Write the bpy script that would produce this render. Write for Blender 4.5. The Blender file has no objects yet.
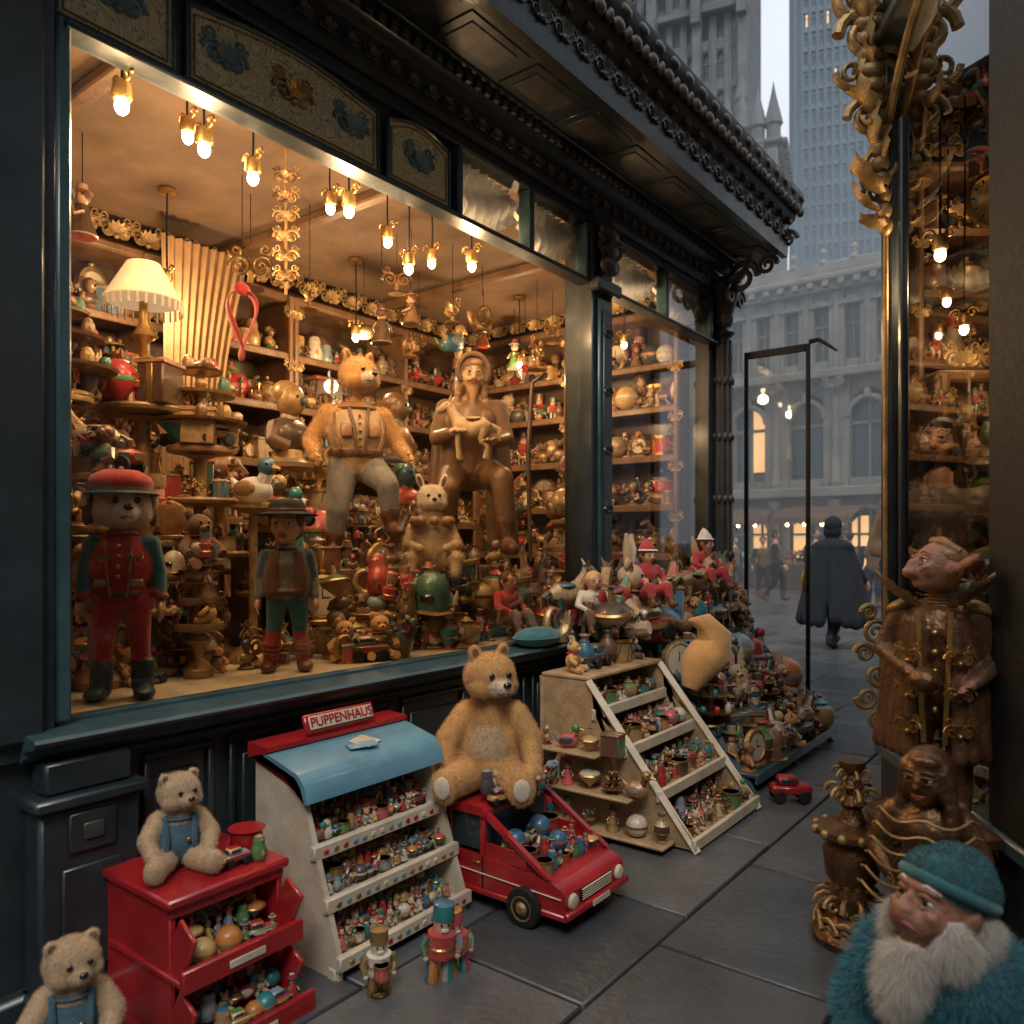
import bpy, math, random, time
import numpy as np
from mathutils import Vector, Matrix, Euler
import bmesh
T0=time.time()
random.seed(11); np.random.seed(5)
U=random.uniform; RC=random.choice
sc=bpy.context.scene
pi=math.pi
# ------------------------------------------------------------------ materials
MI=[];MATS={}
def mat(name,col,rough=.5,metal=0,var=.4,scale=9,bump=.15,pal=None,coat=0,emit=0,bscale=None,sheen=0,dirt=0):
    m=bpy.data.materials.new(name); m.use_nodes=True; nt=m.node_tree; n=nt.nodes; l=nt.links
    b=n['Principled BSDF']; tc=n.new('ShaderNodeTexCoord')
    nz=n.new('ShaderNodeTexNoise'); nz.inputs['Scale'].default_value=scale; nz.inputs['Detail'].default_value=7; nz.inputs['Roughness'].default_value=.65
    l.new(tc.outputs['Object'],nz.inputs['Vector'])
    mr=n.new('ShaderNodeMapRange'); mr.inputs[1].default_value=.3; mr.inputs[2].default_value=.7
    mr.inputs[3].default_value=1-var; mr.inputs[4].default_value=1+var*.4
    l.new(nz.outputs['Fac'],mr.inputs[0])
    mx=n.new('ShaderNodeVectorMath'); mx.operation='SCALE'
    if pal:
        g=n.new('ShaderNodeNewGeometry'); cr=n.new('ShaderNodeValToRGB'); cr.color_ramp.interpolation='CONSTANT'
        e=cr.color_ramp.elements
        for i,c in enumerate(pal):
            if i<2: el=e[i]; el.position=i/len(pal)
            else: el=e.new(i/len(pal))
            el.color=(*c,1)
        l.new(g.outputs['Random Per Island'],cr.inputs[0]); l.new(cr.outputs[0],mx.inputs[0])
    else: mx.inputs[0].default_value=col
    l.new(mr.outputs[0],mx.inputs['Scale']); l.new(mx.outputs[0],b.inputs['Base Color'])
    r2=n.new('ShaderNodeMapRange'); r2.inputs[3].default_value=max(.03,rough-.12); r2.inputs[4].default_value=min(1,rough+.18)
    n2=n.new('ShaderNodeTexNoise'); n2.inputs['Scale'].default_value=scale*2.7; n2.inputs['Detail'].default_value=4
    l.new(tc.outputs['Object'],n2.inputs['Vector']); l.new(n2.outputs['Fac'],r2.inputs[0]); l.new(r2.outputs[0],b.inputs['Roughness'])
    b.inputs['Metallic'].default_value=metal
    b.inputs['Coat Weight'].default_value=coat; b.inputs['Coat Roughness'].default_value=.15
    if sheen: b.inputs['Sheen Weight'].default_value=sheen
    if bump:
        n3=n.new('ShaderNodeTexNoise'); n3.inputs['Scale'].default_value=bscale or scale*6; n3.inputs['Detail'].default_value=6
        l.new(tc.outputs['Object'],n3.inputs['Vector'])
        bp=n.new('ShaderNodeBump'); bp.inputs['Strength'].default_value=bump; bp.inputs['Distance'].default_value=.01
        l.new(n3.outputs['Fac'],bp.inputs['Height']); l.new(bp.outputs[0],b.inputs['Normal'])
    if emit:
        b.inputs['Emission Color'].default_value=(*col,1); b.inputs['Emission Strength'].default_value=emit
        m.cycles.emission_sampling='NONE'
    MATS[name]=m; MI.append(name); return m
mat('black_paint',(.026,.037,.043),.36,0,.4,5,.12,coat=.3)
mat('teal_paint',(.045,.095,.11),.32,0,.4,6,.1,coat=.4)
mat('carved_dark',(.085,.078,.068),.4,.2,.5,9,.2,coat=.2)
mat('gold',(.62,.38,.13),.34,.9,.5,14,.2)
mat('gold_dull',(.40,.26,.11),.45,.5,.55,14,.3)
mat('bronze',(.20,.105,.048),.36,.7,.65,16,.6,bscale=50)
mat('wood_carved',(.33,.17,.075),.45,0,.5,10,.35,coat=.15)
mat('wood_mid',(.19,.10,.045),.45,0,.5,8,.3,coat=.15)
mat('wood_pale',(.48,.33,.18),.5,0,.4,12,.3)
mat('wood_dark',(.09,.048,.025),.45,0,.45,9,.2,coat=.15)
mat('cream_paint',(.66,.57,.43),.5,0,.3,7,.15)
mat('display_floor',(.60,.50,.36),.45,0,.3,4,.1)
mat('plaster_warm',(.17,.105,.06),.8,0,.35,3,.2)
mat('red_paint',(.42,.018,.022),.3,0,.35,6,.08,coat=.5)
mat('blue_paint',(.13,.30,.40),.38,0,.3,6,.1,coat=.3)
mat('red_cloth',(.48,.035,.035),.85,0,.4,20,.5,bscale=220,sheen=.3)
mat('blue_cloth',(.06,.14,.20),.85,0,.4,20,.5,bscale=220,sheen=.3)
mat('teal_cloth',(.03,.15,.17),.85,0,.4,20,.5,bscale=220,sheen=.3)
mat('brown_cloth',(.16,.08,.04),.8,0,.4,20,.5,bscale=200,sheen=.2)
mat('grey_cloth',(.22,.20,.18),.85,0,.4,20,.5,bscale=200,sheen=.2)
mat('dark_cloth',(.010,.014,.02),.85,0,.4,12,.4,bscale=100)
mat('leather',(.15,.065,.03),.42,0,.6,14,.6,bscale=45)
mat('boot_leather',(.035,.075,.09),.4,0,.4,14,.3)
mat('skin',(.60,.33,.22),.45,0,.2,12,.1)
mat('skin_dark',(.33,.15,.09),.42,0,.35,20,.4)
mat('hair_brown',(.12,.05,.02),.5,0,.5,30,.6)
mat('hair_dark',(.015,.01,.008),.4,0,.5,30,.6)
mat('fur_gold',(.66,.36,.12),.8,0,.3,10,.4,bscale=150,sheen=.4)
mat('fur_tan',(.56,.39,.23),.8,0,.3,10,.4,bscale=150,sheen=.4)
mat('fur_cream',(.70,.58,.44),.85,0,.25,10,.4,bscale=150,sheen=.4)
mat('fur_teal',(.04,.24,.30),.85,0,.45,10,.4,bscale=150,sheen=.5)
mat('beard_white',(.70,.64,.56),.7,0,.25,15,.4)
mat('rubber',(.012,.012,.013),.6,0,.3,15,.2)
mat('eye_black',(.008,.006,.005),.06,0,0,5,0,coat=1)
mat('eye_white',(.75,.72,.66),.15,0,.05,5,0,coat=1)
mat('lip',(.36,.08,.06),.4,0,.2,12,.1)
mat('white_fabric',(.72,.70,.66),.85,0,.2,8,.3)
mat('curtain',(.36,.22,.11),.85,0,.3,8,.3)
mat('iron',(.02,.02,.022),.45,.6,.4,12,.2)
mat('dark_glass',(.03,.045,.055),.08,0,.3,2,0)
mat('stone_grey',(.12,.13,.14),.8,0,.4,.9,.4,bscale=12)
mat('stone_warm',(.20,.185,.165),.8,0,.45,1.2,.4,bscale=10)
mat('stone_blue',(.07,.12,.17),.4,0,.3,.3,.1)
mat('glass_blue',(.05,.10,.15),.15,0,.4,.25,0)
mat('brick_pale',(.36,.34,.31),.8,0,.4,2,.3)  # kept pale so the unseen buildings bounce more light
mat('stall_cloth',(.13,.07,.045),.8,0,.4,3,.3)
mat('patina',(.22,.34,.34),.5,.1,.4,12,.2)
mat('bulb',(1,.74,.42),.5,0,0,1,0,emit=18)
mat('lit_window',(1,.55,.22),.5,0,.6,.8,0,emit=1.0)
mat('lamp_shade',(.85,.62,.34),.7,0,.2,10,.1,emit=.5)
PALM=[(.45,.03,.03),(.05,.16,.26),(.58,.40,.15),(.10,.24,.08),(.62,.54,.42),(.03,.22,.22),(.52,.20,.05),(.18,.09,.05),(.54,.10,.12),(.25,.32,.36),(.35,.22,.10),(.08,.07,.07)]
PALW=[(.42,.25,.10),(.20,.10,.05),(.50,.34,.18),(.30,.16,.07),(.12,.07,.04),(.46,.28,.12),(.40,.05,.04),(.45,.35,.24),(.07,.17,.12),(.10,.06,.035),(.06,.14,.20),(.26,.15,.07)]
mat('multi',(1,1,1),.35,0,.3,20,.15,pal=PALM,coat=.3)
mat('warm',(1,1,1),.3,.2,.45,20,.3,pal=PALW,coat=.4)
mat('gilt',(1,1,1),.35,.6,.5,20,.3,pal=[(.5,.32,.12),(.30,.17,.07),(.6,.42,.2),(.18,.10,.05),(.42,.22,.09)])
mat('paving',(1,1,1),.30,0,.4,2.2,.4,pal=[(.075,.085,.093),(.10,.107,.115),(.08,.085,.093),(.115,.12,.125),(.06,.068,.076)],bscale=35)
mat('asphalt',(.03,.032,.035),.7,0,.3,3,.3,bscale=60)
def painted():
    m=mat('painted_panel',(.40,.29,.12),.4,0,.5,6,.2); n=m.node_tree.nodes; l=m.node_tree.links; b=n['Principled BSDF']
    tc=n.new('ShaderNodeTexCoord')
    nz=n.new('ShaderNodeTexNoise'); nz.inputs['Scale'].default_value=6; nz.inputs['Detail'].default_value=1
    nz.inputs['Distortion'].default_value=3
    l.new(tc.outputs['Object'],nz.inputs['Vector'])
    w=n.new('ShaderNodeMath'); w.operation='PINGPONG'; w.inputs[1].default_value=.055; l.new(nz.outputs['Fac'],w.inputs[0])
    cr=n.new('ShaderNodeValToRGB'); e=cr.color_ramp.elements
    e[0].position=.0; e[0].color=(.08,.28,.30,1); e[1].position=.055; e[1].color=(.90,.74,.42,1)
    x=e.new(.018); x.color=(.78,.62,.34,1)
    l.new(w.outputs[0],cr.inputs[0]); l.new(cr.outputs[0],b.inputs['Base Color'])
painted()
def glassmat(name,tint,f):
    m=bpy.data.materials.new(name); m.use_nodes=True; nt=m.node_tree; n=nt.nodes; l=nt.links; n.clear()
    o=n.new('ShaderNodeOutputMaterial'); t=n.new('ShaderNodeBsdfTransparent'); g=n.new('ShaderNodeBsdfGlossy'); mx=n.new('ShaderNodeMixShader')
    fr=n.new('ShaderNodeFresnel'); fr.inputs[0].default_value=1.5
    t.inputs[0].default_value=(*tint,1); g.inputs['Roughness'].default_value=.02; g.inputs[0].default_value=(.9,.95,1,1)
    mul=n.new('ShaderNodeMath'); mul.operation='MULTIPLY'; mul.inputs[1].default_value=f
    ad=n.new('ShaderNodeMath'); ad.inputs[1].default_value=.035
    l.new(fr.outputs[0],mul.inputs[0]); l.new(mul.outputs[0],ad.inputs[0]); l.new(ad.outputs[0],mx.inputs[0]); l.new(t.outputs[0],mx.inputs[1]); l.new(g.outputs[0],mx.inputs[2]); l.new(mx.outputs[0],o.inputs[0])
    MATS[name]=m; MI.append(name)
glassmat('window_glass',(.97,.98,.97),1.0)
glassmat('tinted_glass',(.74,.77,.79),1.3)
IX={k:i for i,k in enumerate(MI)}
# ------------------------------------------------------------------ mesh kernel
def rot(x=0,y=0,z=0): return Euler((x,y,z)).to_matrix().to_4x4()
def TR(x=0,y=0,z=0,s=1,rz=0,rx=0,ry=0):
    S=Matrix.Diagonal((s,s,s,1)) if not hasattr(s,'__len__') else Matrix.Diagonal((*s,1))
    return Matrix.Translation((x,y,z))@rot(rx,ry,rz)@S
class M:
    def __init__(s): s.v=[];s.f=[];s.m=[];s.n=0;s.c=None
    def add(s,vf,mt,T=None):
        v,f=vf; v=np.asarray(v,float)
        if T is not None:
            A=np.array(T); v=v@A[:3,:3].T+A[:3,3]
        s.v.append(v); s.f.append(np.where(f>=0,f+s.n,-1)); s.m.append(np.full(len(f),IX[mt])); s.n+=len(v); s.c=None
        return s
    def pack(s):
        if s.c is None: s.c=(np.concatenate(s.v),np.concatenate(s.f),np.concatenate(s.m))
        return s.c
    def addm(s,o,T=None,remap=None):
        v,f,m=o.pack()
        if T is not None:
            A=np.array(T); v=v@A[:3,:3].T+A[:3,3]
        if remap:
            m=m.copy()
            for a,b in remap.items(): m[m==IX[a]]=IX[b]
        s.v.append(v); s.f.append(np.where(f>=0,f+s.n,-1)); s.m.append(m); s.n+=len(v); s.c=None
    def obj(s,name,parent=None,loc=(0,0,0),rz=0,ang=40,recalc=True):
        v,f,m=s.pack(); used=np.unique(m); lut={int(u):i for i,u in enumerate(used)}
        me=bpy.data.meshes.new(name)
        fl=[tuple(r) if r[3]>=0 else tuple(r[:3]) for r in f.tolist()]
        me.from_pydata(v.tolist(),[],fl)
        for u in used: me.materials.append(MATS[MI[u]])
        me.polygons.foreach_set('material_index',np.array([lut[int(x)] for x in m],dtype=np.int32))
        me.polygons.foreach_set('use_smooth',np.ones(len(fl),dtype=bool))
        if recalc:
            bm=bmesh.new(); bm.from_mesh(me); bmesh.ops.recalc_face_normals(bm,faces=bm.faces); bm.to_mesh(me); bm.free()
        me.set_sharp_from_angle(angle=math.radians(ang))
        ob=bpy.data.objects.new(name,me); sc.collection.objects.link(ob); ob.location=loc; ob.rotation_euler=(0,0,rz)
        if parent: ob.parent=parent
        return ob
def empty(name,loc=(0,0,0)):
    e=bpy.data.objects.new(name,None); e.location=loc; sc.collection.objects.link(e); return e
def rings(R,closed=True,cap=True):
    R=np.asarray(R,float); n,k,_=R.shape; v=R.reshape(-1,3); f=[]
    i=np.arange(n-1)[:,None]; j=np.arange(k if closed else k-1)[None,:]; j2=(j+1)%k
    q=np.stack([i*k+j,i*k+j2,(i+1)*k+j2,(i+1)*k+j],-1).reshape(-1,4); fs=[q]
    if cap and closed:
        c0=R[0].mean(0); c1=R[-1].mean(0); v=np.vstack([v,c0,c1]); jj=np.arange(k); j2=(jj+1)%k
        fs.append(np.stack([np.full(k,n*k),j2,jj,np.full(k,-1)],-1)); b=(n-1)*k
        fs.append(np.stack([np.full(k,n*k+1),b+jj,b+j2,np.full(k,-1)],-1))
    return v,np.vstack(fs)
def lathe(prof,ns=14):
    a=np.arange(ns)*2*pi/ns; ca=np.cos(a);sa=np.sin(a)
    return rings([np.stack([max(r,1e-4)*ca,max(r,1e-4)*sa,np.full(ns,z)],-1) for r,z in prof])
def tube(pts,r,ns=8,flat=1):
    P=np.asarray(pts,float); n=len(P)
    if not hasattr(r,'__len__'): r=[r]*n
    t=np.gradient(P,axis=0); t/=np.linalg.norm(t,axis=1)[:,None]+1e-9
    up=np.array([0,0,1.]) if abs(t[0,2])<.9 else np.array([1.,0,0])
    a=np.arange(ns)*2*pi/ns; out=[]
    s=np.cross(t[0],up); s/=np.linalg.norm(s)
    for i in range(n):
        s=s-t[i]*s.dot(t[i]); s/=np.linalg.norm(s)+1e-9; u=np.cross(s,t[i])
        out.append(P[i]+r[i]*(np.cos(a)[:,None]*s+flat*np.sin(a)[:,None]*u))
    return rings(out)
def ell(c,r,e=None,nu=14,nv=9):
    if not hasattr(r,'__len__'): r=(r,r,r)
    th=np.linspace(.02,pi-.02,nv); a=np.arange(nu)*2*pi/nu
    R=np.array([[ (math.sin(t)*math.cos(x)*r[0],math.sin(t)*math.sin(x)*r[1],math.cos(t)*r[2]) for x in a] for t in th])
    v,f=rings(R)
    if e is not None: v=v@np.array(Euler(e).to_matrix()).T
    return v+np.array(c),f
def box(c,s,b=0,e=None):
    hx,hy,hz=[x/2 for x in s]; b=min(b,hx*.9,hy*.9,hz*.9)
    if b<=0:
        v=np.array([[x,y,z] for x in(-hx,hx) for y in(-hy,hy) for z in(-hz,hz)]); f=np.array([[0,1,3,2],[4,6,7,5],[0,4,5,1],[2,3,7,6],[0,2,6,4],[1,5,7,3]])
    else:
        v=[];ix={}
        for x in(-1,1):
            for y in(-1,1):
                for z in(-1,1):
                    ix[(x,y,z)]=len(v)
                    v+= [[x*hx,y*(hy-b),z*(hz-b)],[x*(hx-b),y*hy,z*(hz-b)],[x*(hx-b),y*(hy-b),z*hz]]
        f=[]
        for a in range(3):
            o=[k for k in range(3) if k!=a]
            for s1 in(-1,1):
                q=[]
                for p,r_ in((-1,-1),(1,-1),(1,1),(-1,1)):
                    k=[0,0,0];k[a]=s1;k[o[0]]=p;k[o[1]]=r_;q.append(ix[tuple(k)]+a)
                f.append(q)
            for p in(-1,1):
                for r_ in(-1,1):
                    k0=[0,0,0];k0[a]=-1;k0[o[0]]=p;k0[o[1]]=r_;k1=list(k0);k1[a]=1
                    i0=ix[tuple(k0)];i1=ix[tuple(k1)]; f.append([i0+o[0],i1+o[0],i1+o[1],i0+o[1]])
        for k,i in ix.items(): f.append([i,i+1,i+2,-1])
        v=np.array(v);f=np.array(f)
    if e is not None: v=v@np.array(Euler(e).to_matrix()).T
    return v+np.array(c),f
def B(m,x0,x1,y0,y1,z0,z1,mt,b=.006): m.add(box(((x0+x1)/2,(y0+y1)/2,(z0+z1)/2),(abs(x1-x0),abs(y1-y0),abs(z1-z0)),b),mt)
def sweep_y(prof,y0,y1):
    P=np.array(prof,float)
    return rings([np.stack([P[:,0],np.full(len(P),y),P[:,1]],-1) for y in(y0,y1)])
def prism(poly,d):
    P=np.array(poly,float); return rings([np.column_stack([P,np.full(len(P),z)]) for z in(0,d)])
def spiral(r0,turns,th,ns=6,n=22):
    pts=[];rr=[]
    for i in range(n):
        t=i/(n-1); a=t*turns*2*pi; r=r0*(1-.86*t)
        pts.append((r*math.cos(a),r*math.sin(a),0)); rr.append(th*(1-.45*t))
    return tube(pts,rr,ns)
def leaf(L,W,curl=.5,n=7,th=.12):
    R=[]
    for i in range(n):
        t=i/(n-1); w=W*math.sin(pi*min(1,t*.9+.1))*(1+.25*math.sin(t*22)); x=L*math.sin(t*curl*1.5)/(curl*1.5); z=L*(1-math.cos(t*curl*1.5))/(curl*1.5)
        a=np.linspace(0,2*pi,9)[:-1]
        R.append(np.stack([np.full(8,x)-np.sin(a)*0,w*np.cos(a),z+W*th*np.sin(a)+abs(w)*.35*np.cos(a)**2],-1))
    return rings(R)
def orn():
    m=M()
    for sx in(1,-1):
        m.add(spiral(.26,1.6,.055),'carved_dark',TR(sx*.24,-.05,0,(sx,1,1)))
        m.add(spiral(.15,1.4,.04),'carved_dark',TR(sx*.34,.3,0,(sx,-1,1)))
        for a in(.3,.9,1.5): m.add(leaf(.3,.07),'carved_dark',TR(sx*.1,-.2,0,(sx,1,1),rz=sx*(a) if sx>0 else -a))
    for a in range(5): m.add(leaf(.42,.08),'carved_dark',TR(0,-.15,.02,rz=pi/2+(a-2)*.45))
    m.add(ell((0,-.2,.03),(.09,.09,.08),nu=8,nv=6),'carved_dark')
    return m
ORN=orn()
# ------------------------------------------------------------------ SDF figures
def remesh(prims,vox,smooth=3):
    tmp=M()
    for p in prims:
        if p[0]=='c':
            _,a,b,ra,rb,mt=p; a=np.array(a,float);b=np.array(b,float)
            d=b-a; L=np.linalg.norm(d)+1e-9
            ts=[-ra/L*.98,-ra/L*.7]+[0,.25,.5,.75,1]+[1+rb/L*.7,1+rb/L*.98]; rr=[ra*.2,ra*.71]+[ra+(rb-ra)*t for t in(0,.25,.5,.75,1)]+[rb*.71,rb*.2]
            tmp.add(tube([a+d*t for t in ts],rr,14),'skin')
        else:
            _,c,r,mt,e=p; tmp.add(ell(c,r,e,18,12),'skin')
    v,f,m=tmp.pack(); me=bpy.data.meshes.new('t'); me.from_pydata(v.tolist(),[],[tuple(x) if x[3]>=0 else tuple(x[:3]) for x in f.tolist()])
    bm=bmesh.new(); bm.from_mesh(me); bmesh.ops.recalc_face_normals(bm,faces=bm.faces); bm.to_mesh(me); bm.free()
    ob=bpy.data.objects.new('t',me); sc.collection.objects.link(ob)
    md=ob.modifiers.new('r','REMESH'); md.mode='VOXEL'; md.voxel_size=vox
    ms=ob.modifiers.new('s','SMOOTH'); ms.iterations=smooth; ms.factor=.6
    dg=bpy.context.evaluated_depsgraph_get(); ev=ob.evaluated_get(dg); m2=ev.to_mesh()
    nv=len(m2.vertices); V=np.empty(nv*3); m2.vertices.foreach_get('co',V); V=V.reshape(-1,3)
    F=np.array([list(p.vertices)+([-1] if len(p.vertices)==3 else []) for p in m2.polygons])
    ev.to_mesh_clear(); bpy.data.objects.remove(ob); bpy.data.meshes.remove(me)
    C=V[np.where(F<0,F[:,:1],F)].mean(1)
    best=np.full(len(C),1e9); mi=np.zeros(len(C),int)
    for p in prims:
        if p[0]=='c':
            _,a,b,ra,rb,mt=p; a=np.array(a,float);b=np.array(b,float);d=b-a
            t=np.clip(((C-a)@d)/(d@d+1e-12),0,1); s=np.linalg.norm(C-a-t[:,None]*d,axis=1)-(ra+(rb-ra)*t)
        else:
            _,c,r,mt,e=p; q=C-np.array(c)
            if e is not None: q=q@np.array(Euler(e).to_matrix())
            r=np.array(r if hasattr(r,'__len__') else (r,r,r),float); k0=np.linalg.norm(q/r,axis=1); k1=np.linalg.norm(q/(r*r),axis=1)+1e-9; s=k0*(k0-1)/k1
        w=s<best; best[w]=s[w]; mi[w]=IX[mt]
    return V,F,mi
def fur(m,V,F,mi,mats,n,L,w,droop=.35,rnd=.45):
    ids=[IX[k] for k in mats]; sel=np.where(np.isin(mi,ids)&(F[:,3]>=0))[0]
    if len(sel)==0: return
    a,b,c,d=[V[F[sel,i]] for i in range(4)]
    nr=np.cross(c-a,d-b); ar=np.linalg.norm(nr,axis=1); nr/=ar[:,None]+1e-12
    pk=np.random.choice(len(sel),n,p=ar/ar.sum()); u=np.random.rand(n,1);v=np.random.rand(n,1)
    P=a[pk]*(1-u)*(1-v)+b[pk]*u*(1-v)+c[pk]*u*v+d[pk]*(1-u)*v
    D=nr[pk]+rnd*np.random.randn(n,3)+np.array([0,0,-droop]); D/=np.linalg.norm(D,axis=1)[:,None]
    S=np.cross(D,np.random.randn(n,3)); S/=np.linalg.norm(S,axis=1)[:,None]+1e-9
    LL=L*(.5+np.random.rand(n,1)*.8)
    v3=np.stack([P-S*w-nr[pk]*w,P+S*w-nr[pk]*w,P+D*LL],1).reshape(-1,3); f=np.column_stack([np.arange(n*3).reshape(-1,3),np.full(n,-1)])
    m.v.append(v3); m.f.append(f+np.array([m.n,m.n,m.n,0])); m.m.append(mi[sel[pk]]); m.n+=len(v3); m.c=None
def figure(name,prims,vox,extra=None,loc=(0,0,0),rz=0,furs=None,parent=None):
    V,F,mi=remesh(prims,vox); m=M(); m.v.append(V);m.f.append(F);m.m.append(mi);m.n=len(V)
    for fr in(furs or []): fur(m,V,F,mi,*fr)
    if extra: m.addm(extra)
    return m.obj(name,parent,loc,rz,ang=60,recalc=False)
def vv(*a): return np.array(a,float)
def hand(P,E,w,el,side,s,mt,curl=.5):
    w=np.array(w,float); d=w-np.array(el,float); d/=np.linalg.norm(d)
    fw=vv(0,-1,0); fw=fw-d*fw.dot(d); fw/=np.linalg.norm(fw)+1e-9; sd=np.cross(d,fw)*side
    inn=-sd if sd[0]*side>0 else sd
    P.append(('c',w,w+d*s*.4,s*.17,s*.2,mt)); P.append(('c',w+d*s*.4+fw*s*.12,w+d*s*.4-fw*s*.12,s*.13,s*.12,mt))
    for k,(o,l) in enumerate(((.2,.42),(.07,.5),(-.06,.46),(-.19,.36))):
        b=w+d*s*.42+fw*s*o; c1=b+d*s*l*.5+inn*s*l*.1*curl; c2=c1+(d*(1-curl*.5)+inn*curl*.9)*s*l*.45
        E.add(tube([b-d*s*.08,b,(b+c1)/2,c1,(c1+c2)/2+inn*s*.01,c2],[s*.07,s*.075,s*.07,s*.068,s*.06,s*.045],8),mt)
    b=w+d*s*.12+fw*s*.12; c1=b+(fw*.6+d*.5)*s*.28; c2=c1+(d*.9+fw*.1+inn*.3)*s*.2
    E.add(tube([b,c1*.5+b*.5,c1,c2],[s*.09,s*.085,s*.075,s*.05],8),mt)
def hm(c,yaw=0,pitch=0,roll=0): return Matrix.Translation(tuple(c))@Euler((pitch,roll,yaw),'XYZ').to_matrix().to_4x4()
def hp(P,Hm,r,c,rad,mt,e=None):
    q=Hm@Vector((c[0]*r,c[1]*r,c[2]*r)); R=Hm.to_3x3()
    if e: R=R@Euler(e).to_matrix()
    P.append(('e',tuple(q),tuple(x*r for x in rad),mt,tuple(R.to_euler())))
def human_head(P,E,Hm,r,skin='skin',hair='hair_brown',hairstyle='short',beard=None,ears=1,nose=1):
    hp(P,Hm,r,(0,.03,.12),(.82,.95,.98),skin); hp(P,Hm,r,(0,-.22,-.42),(.6,.66,.62),skin); hp(P,Hm,r,(0,-.55,-.8),(.28,.26,.22),skin)
    hp(P,Hm,r,(.4,-.55,-.3),(.28,.25,.25),skin); hp(P,Hm,r,(-.4,-.55,-.3),(.28,.25,.25),skin); hp(P,Hm,r,(0,-.72,.3),(.55,.2,.14),skin)
    hp(P,Hm,r,(0,-.92,-.12),(.13,.2*nose,.3),skin,(.3,0,0)); hp(P,Hm,r,(0,-1.02,-.26*nose),(.19*nose,.17*nose,.13*nose),skin)
    S=Hm@Matrix.Diagonal((r,r,r,1))
    for s in(1,-1):
        E.add(ell((s*.34,-.76,.08),(.16,.13,.10)),'eye_white',S); E.add(ell((s*.335,-.86,.08),(.085,.05,.085),nu=10,nv=7),'eye_black',S)
        E.add(tube([(s*.15,-.90,.17),(s*.34,-.93,.21),(s*.55,-.78,.15)],[.04,.06,.03],6),skin,S)
        E.add(tube([(s*.15,-.88,-.03),(s*.34,-.90,-.06),(s*.53,-.78,-.02)],[.03,.05,.03],6),skin,S)
        E.add(tube([(s*.13,-.93,.36),(s*.34,-.94,.42),(s*.6,-.76,.34)],[.02,.04,.015],6),hair,S)
        if ears: hp(P,Hm,r,(s*.86,.08,-.02),(.1*ears,.2,.28*ears),skin,(0,s*.3,0))
    E.add(tube([(-.26,-.80,-.56),(-.1,-.90,-.53),(0,-.91,-.55),(.1,-.90,-.53),(.26,-.80,-.56)],[.02,.045,.04,.045,.02],6),'lip',S)
    E.add(tube([(-.2,-.80,-.62),(0,-.90,-.65),(.2,-.80,-.62)],[.02,.055,.02],6),'lip',S)
    if hairstyle:
        hp(P,Hm,r,(0,.17,.28),(.9,.95,.92),hair); hp(P,Hm,r,(0,.45,-.1),(.8,.6,.8),hair)
        for s in(1,-1): hp(P,Hm,r,(s*.72,-.15,.3),(.24,.42,.42),hair)
        hp(P,Hm,r,(.2,-.6,.72),(.5,.3,.22),hair)
        if hairstyle=='long':
            for s in(1,-1):
                for k in range(5): hp(P,Hm,r,(s*(.8+.04*k),-.02,-.1-.45*k),(.26,.42,.42),hair)
            hp(P,Hm,r,(0,.6,-.9),(.8,.35,1.1),hair)
    if beard:
        for k in range(4): hp(P,Hm,r,(0,-.5-.04*k,-.85-.35*k),(.55-.1*k,.32,.36),beard)
        for s in(1,-1): hp(P,Hm,r,(s*.24,-.88,-.46),(.26,.14,.1),beard,(0,s*.4,0)); hp(P,Hm,r,(s*.6,-.25,-.55),(.26,.35,.4),beard)
def bear_head(P,E,Hm,r,f='fur_gold',f2=None,ear=(.3,.14,.34),earp=(.66,.05,.78),muz=.42,snout=.5,nose='eye_black'):
    f2=f2 or f
    hp(P,Hm,r,(0,0,0),(1,.92,.9),f); hp(P,Hm,r,(0,-.62,-.28),(.5,.5,.4),f2); hp(P,Hm,r,(0,-.7-snout*.35,-.28),(muz*.8,snout,muz*.72),f2)
    for s in(1,-1):
        hp(P,Hm,r,(s*.48,-.3,-.32),(.5,.5,.45),f); hp(P,Hm,r,(s*earp[0],earp[1],earp[2]),ear,f,(0,s*.35,0))
    S=Hm@Matrix.Diagonal((r,r,r,1)); ny=-.7-snout*1.28
    E.add(ell((0,ny,-.14),(.17,.13,.13)),nose,S)
    E.add(tube([(0,ny+.03,-.22),(0,ny+.06,-.42)],[.025,.02],6),'eye_black',S)
    E.add(tube([(-.25,ny+.32,-.48),(-.12,ny+.12,-.52),(0,ny+.07,-.42),(.12,ny+.12,-.52),(.25,ny+.32,-.48)],.025,6),'eye_black',S)
    for s in(1,-1):
        E.add(ell((s*.36,-.87,.12),(.12,.08,.13),nu=12,nv=8),'eye_black',S)
        E.add(ell((s*(earp[0]+.0),earp[1]-ear[1]*.8,earp[2]),(ear[0]*.55,ear[1]*.4,ear[2]*.6),(0,s*.35,0)),'brown_cloth',S)
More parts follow.
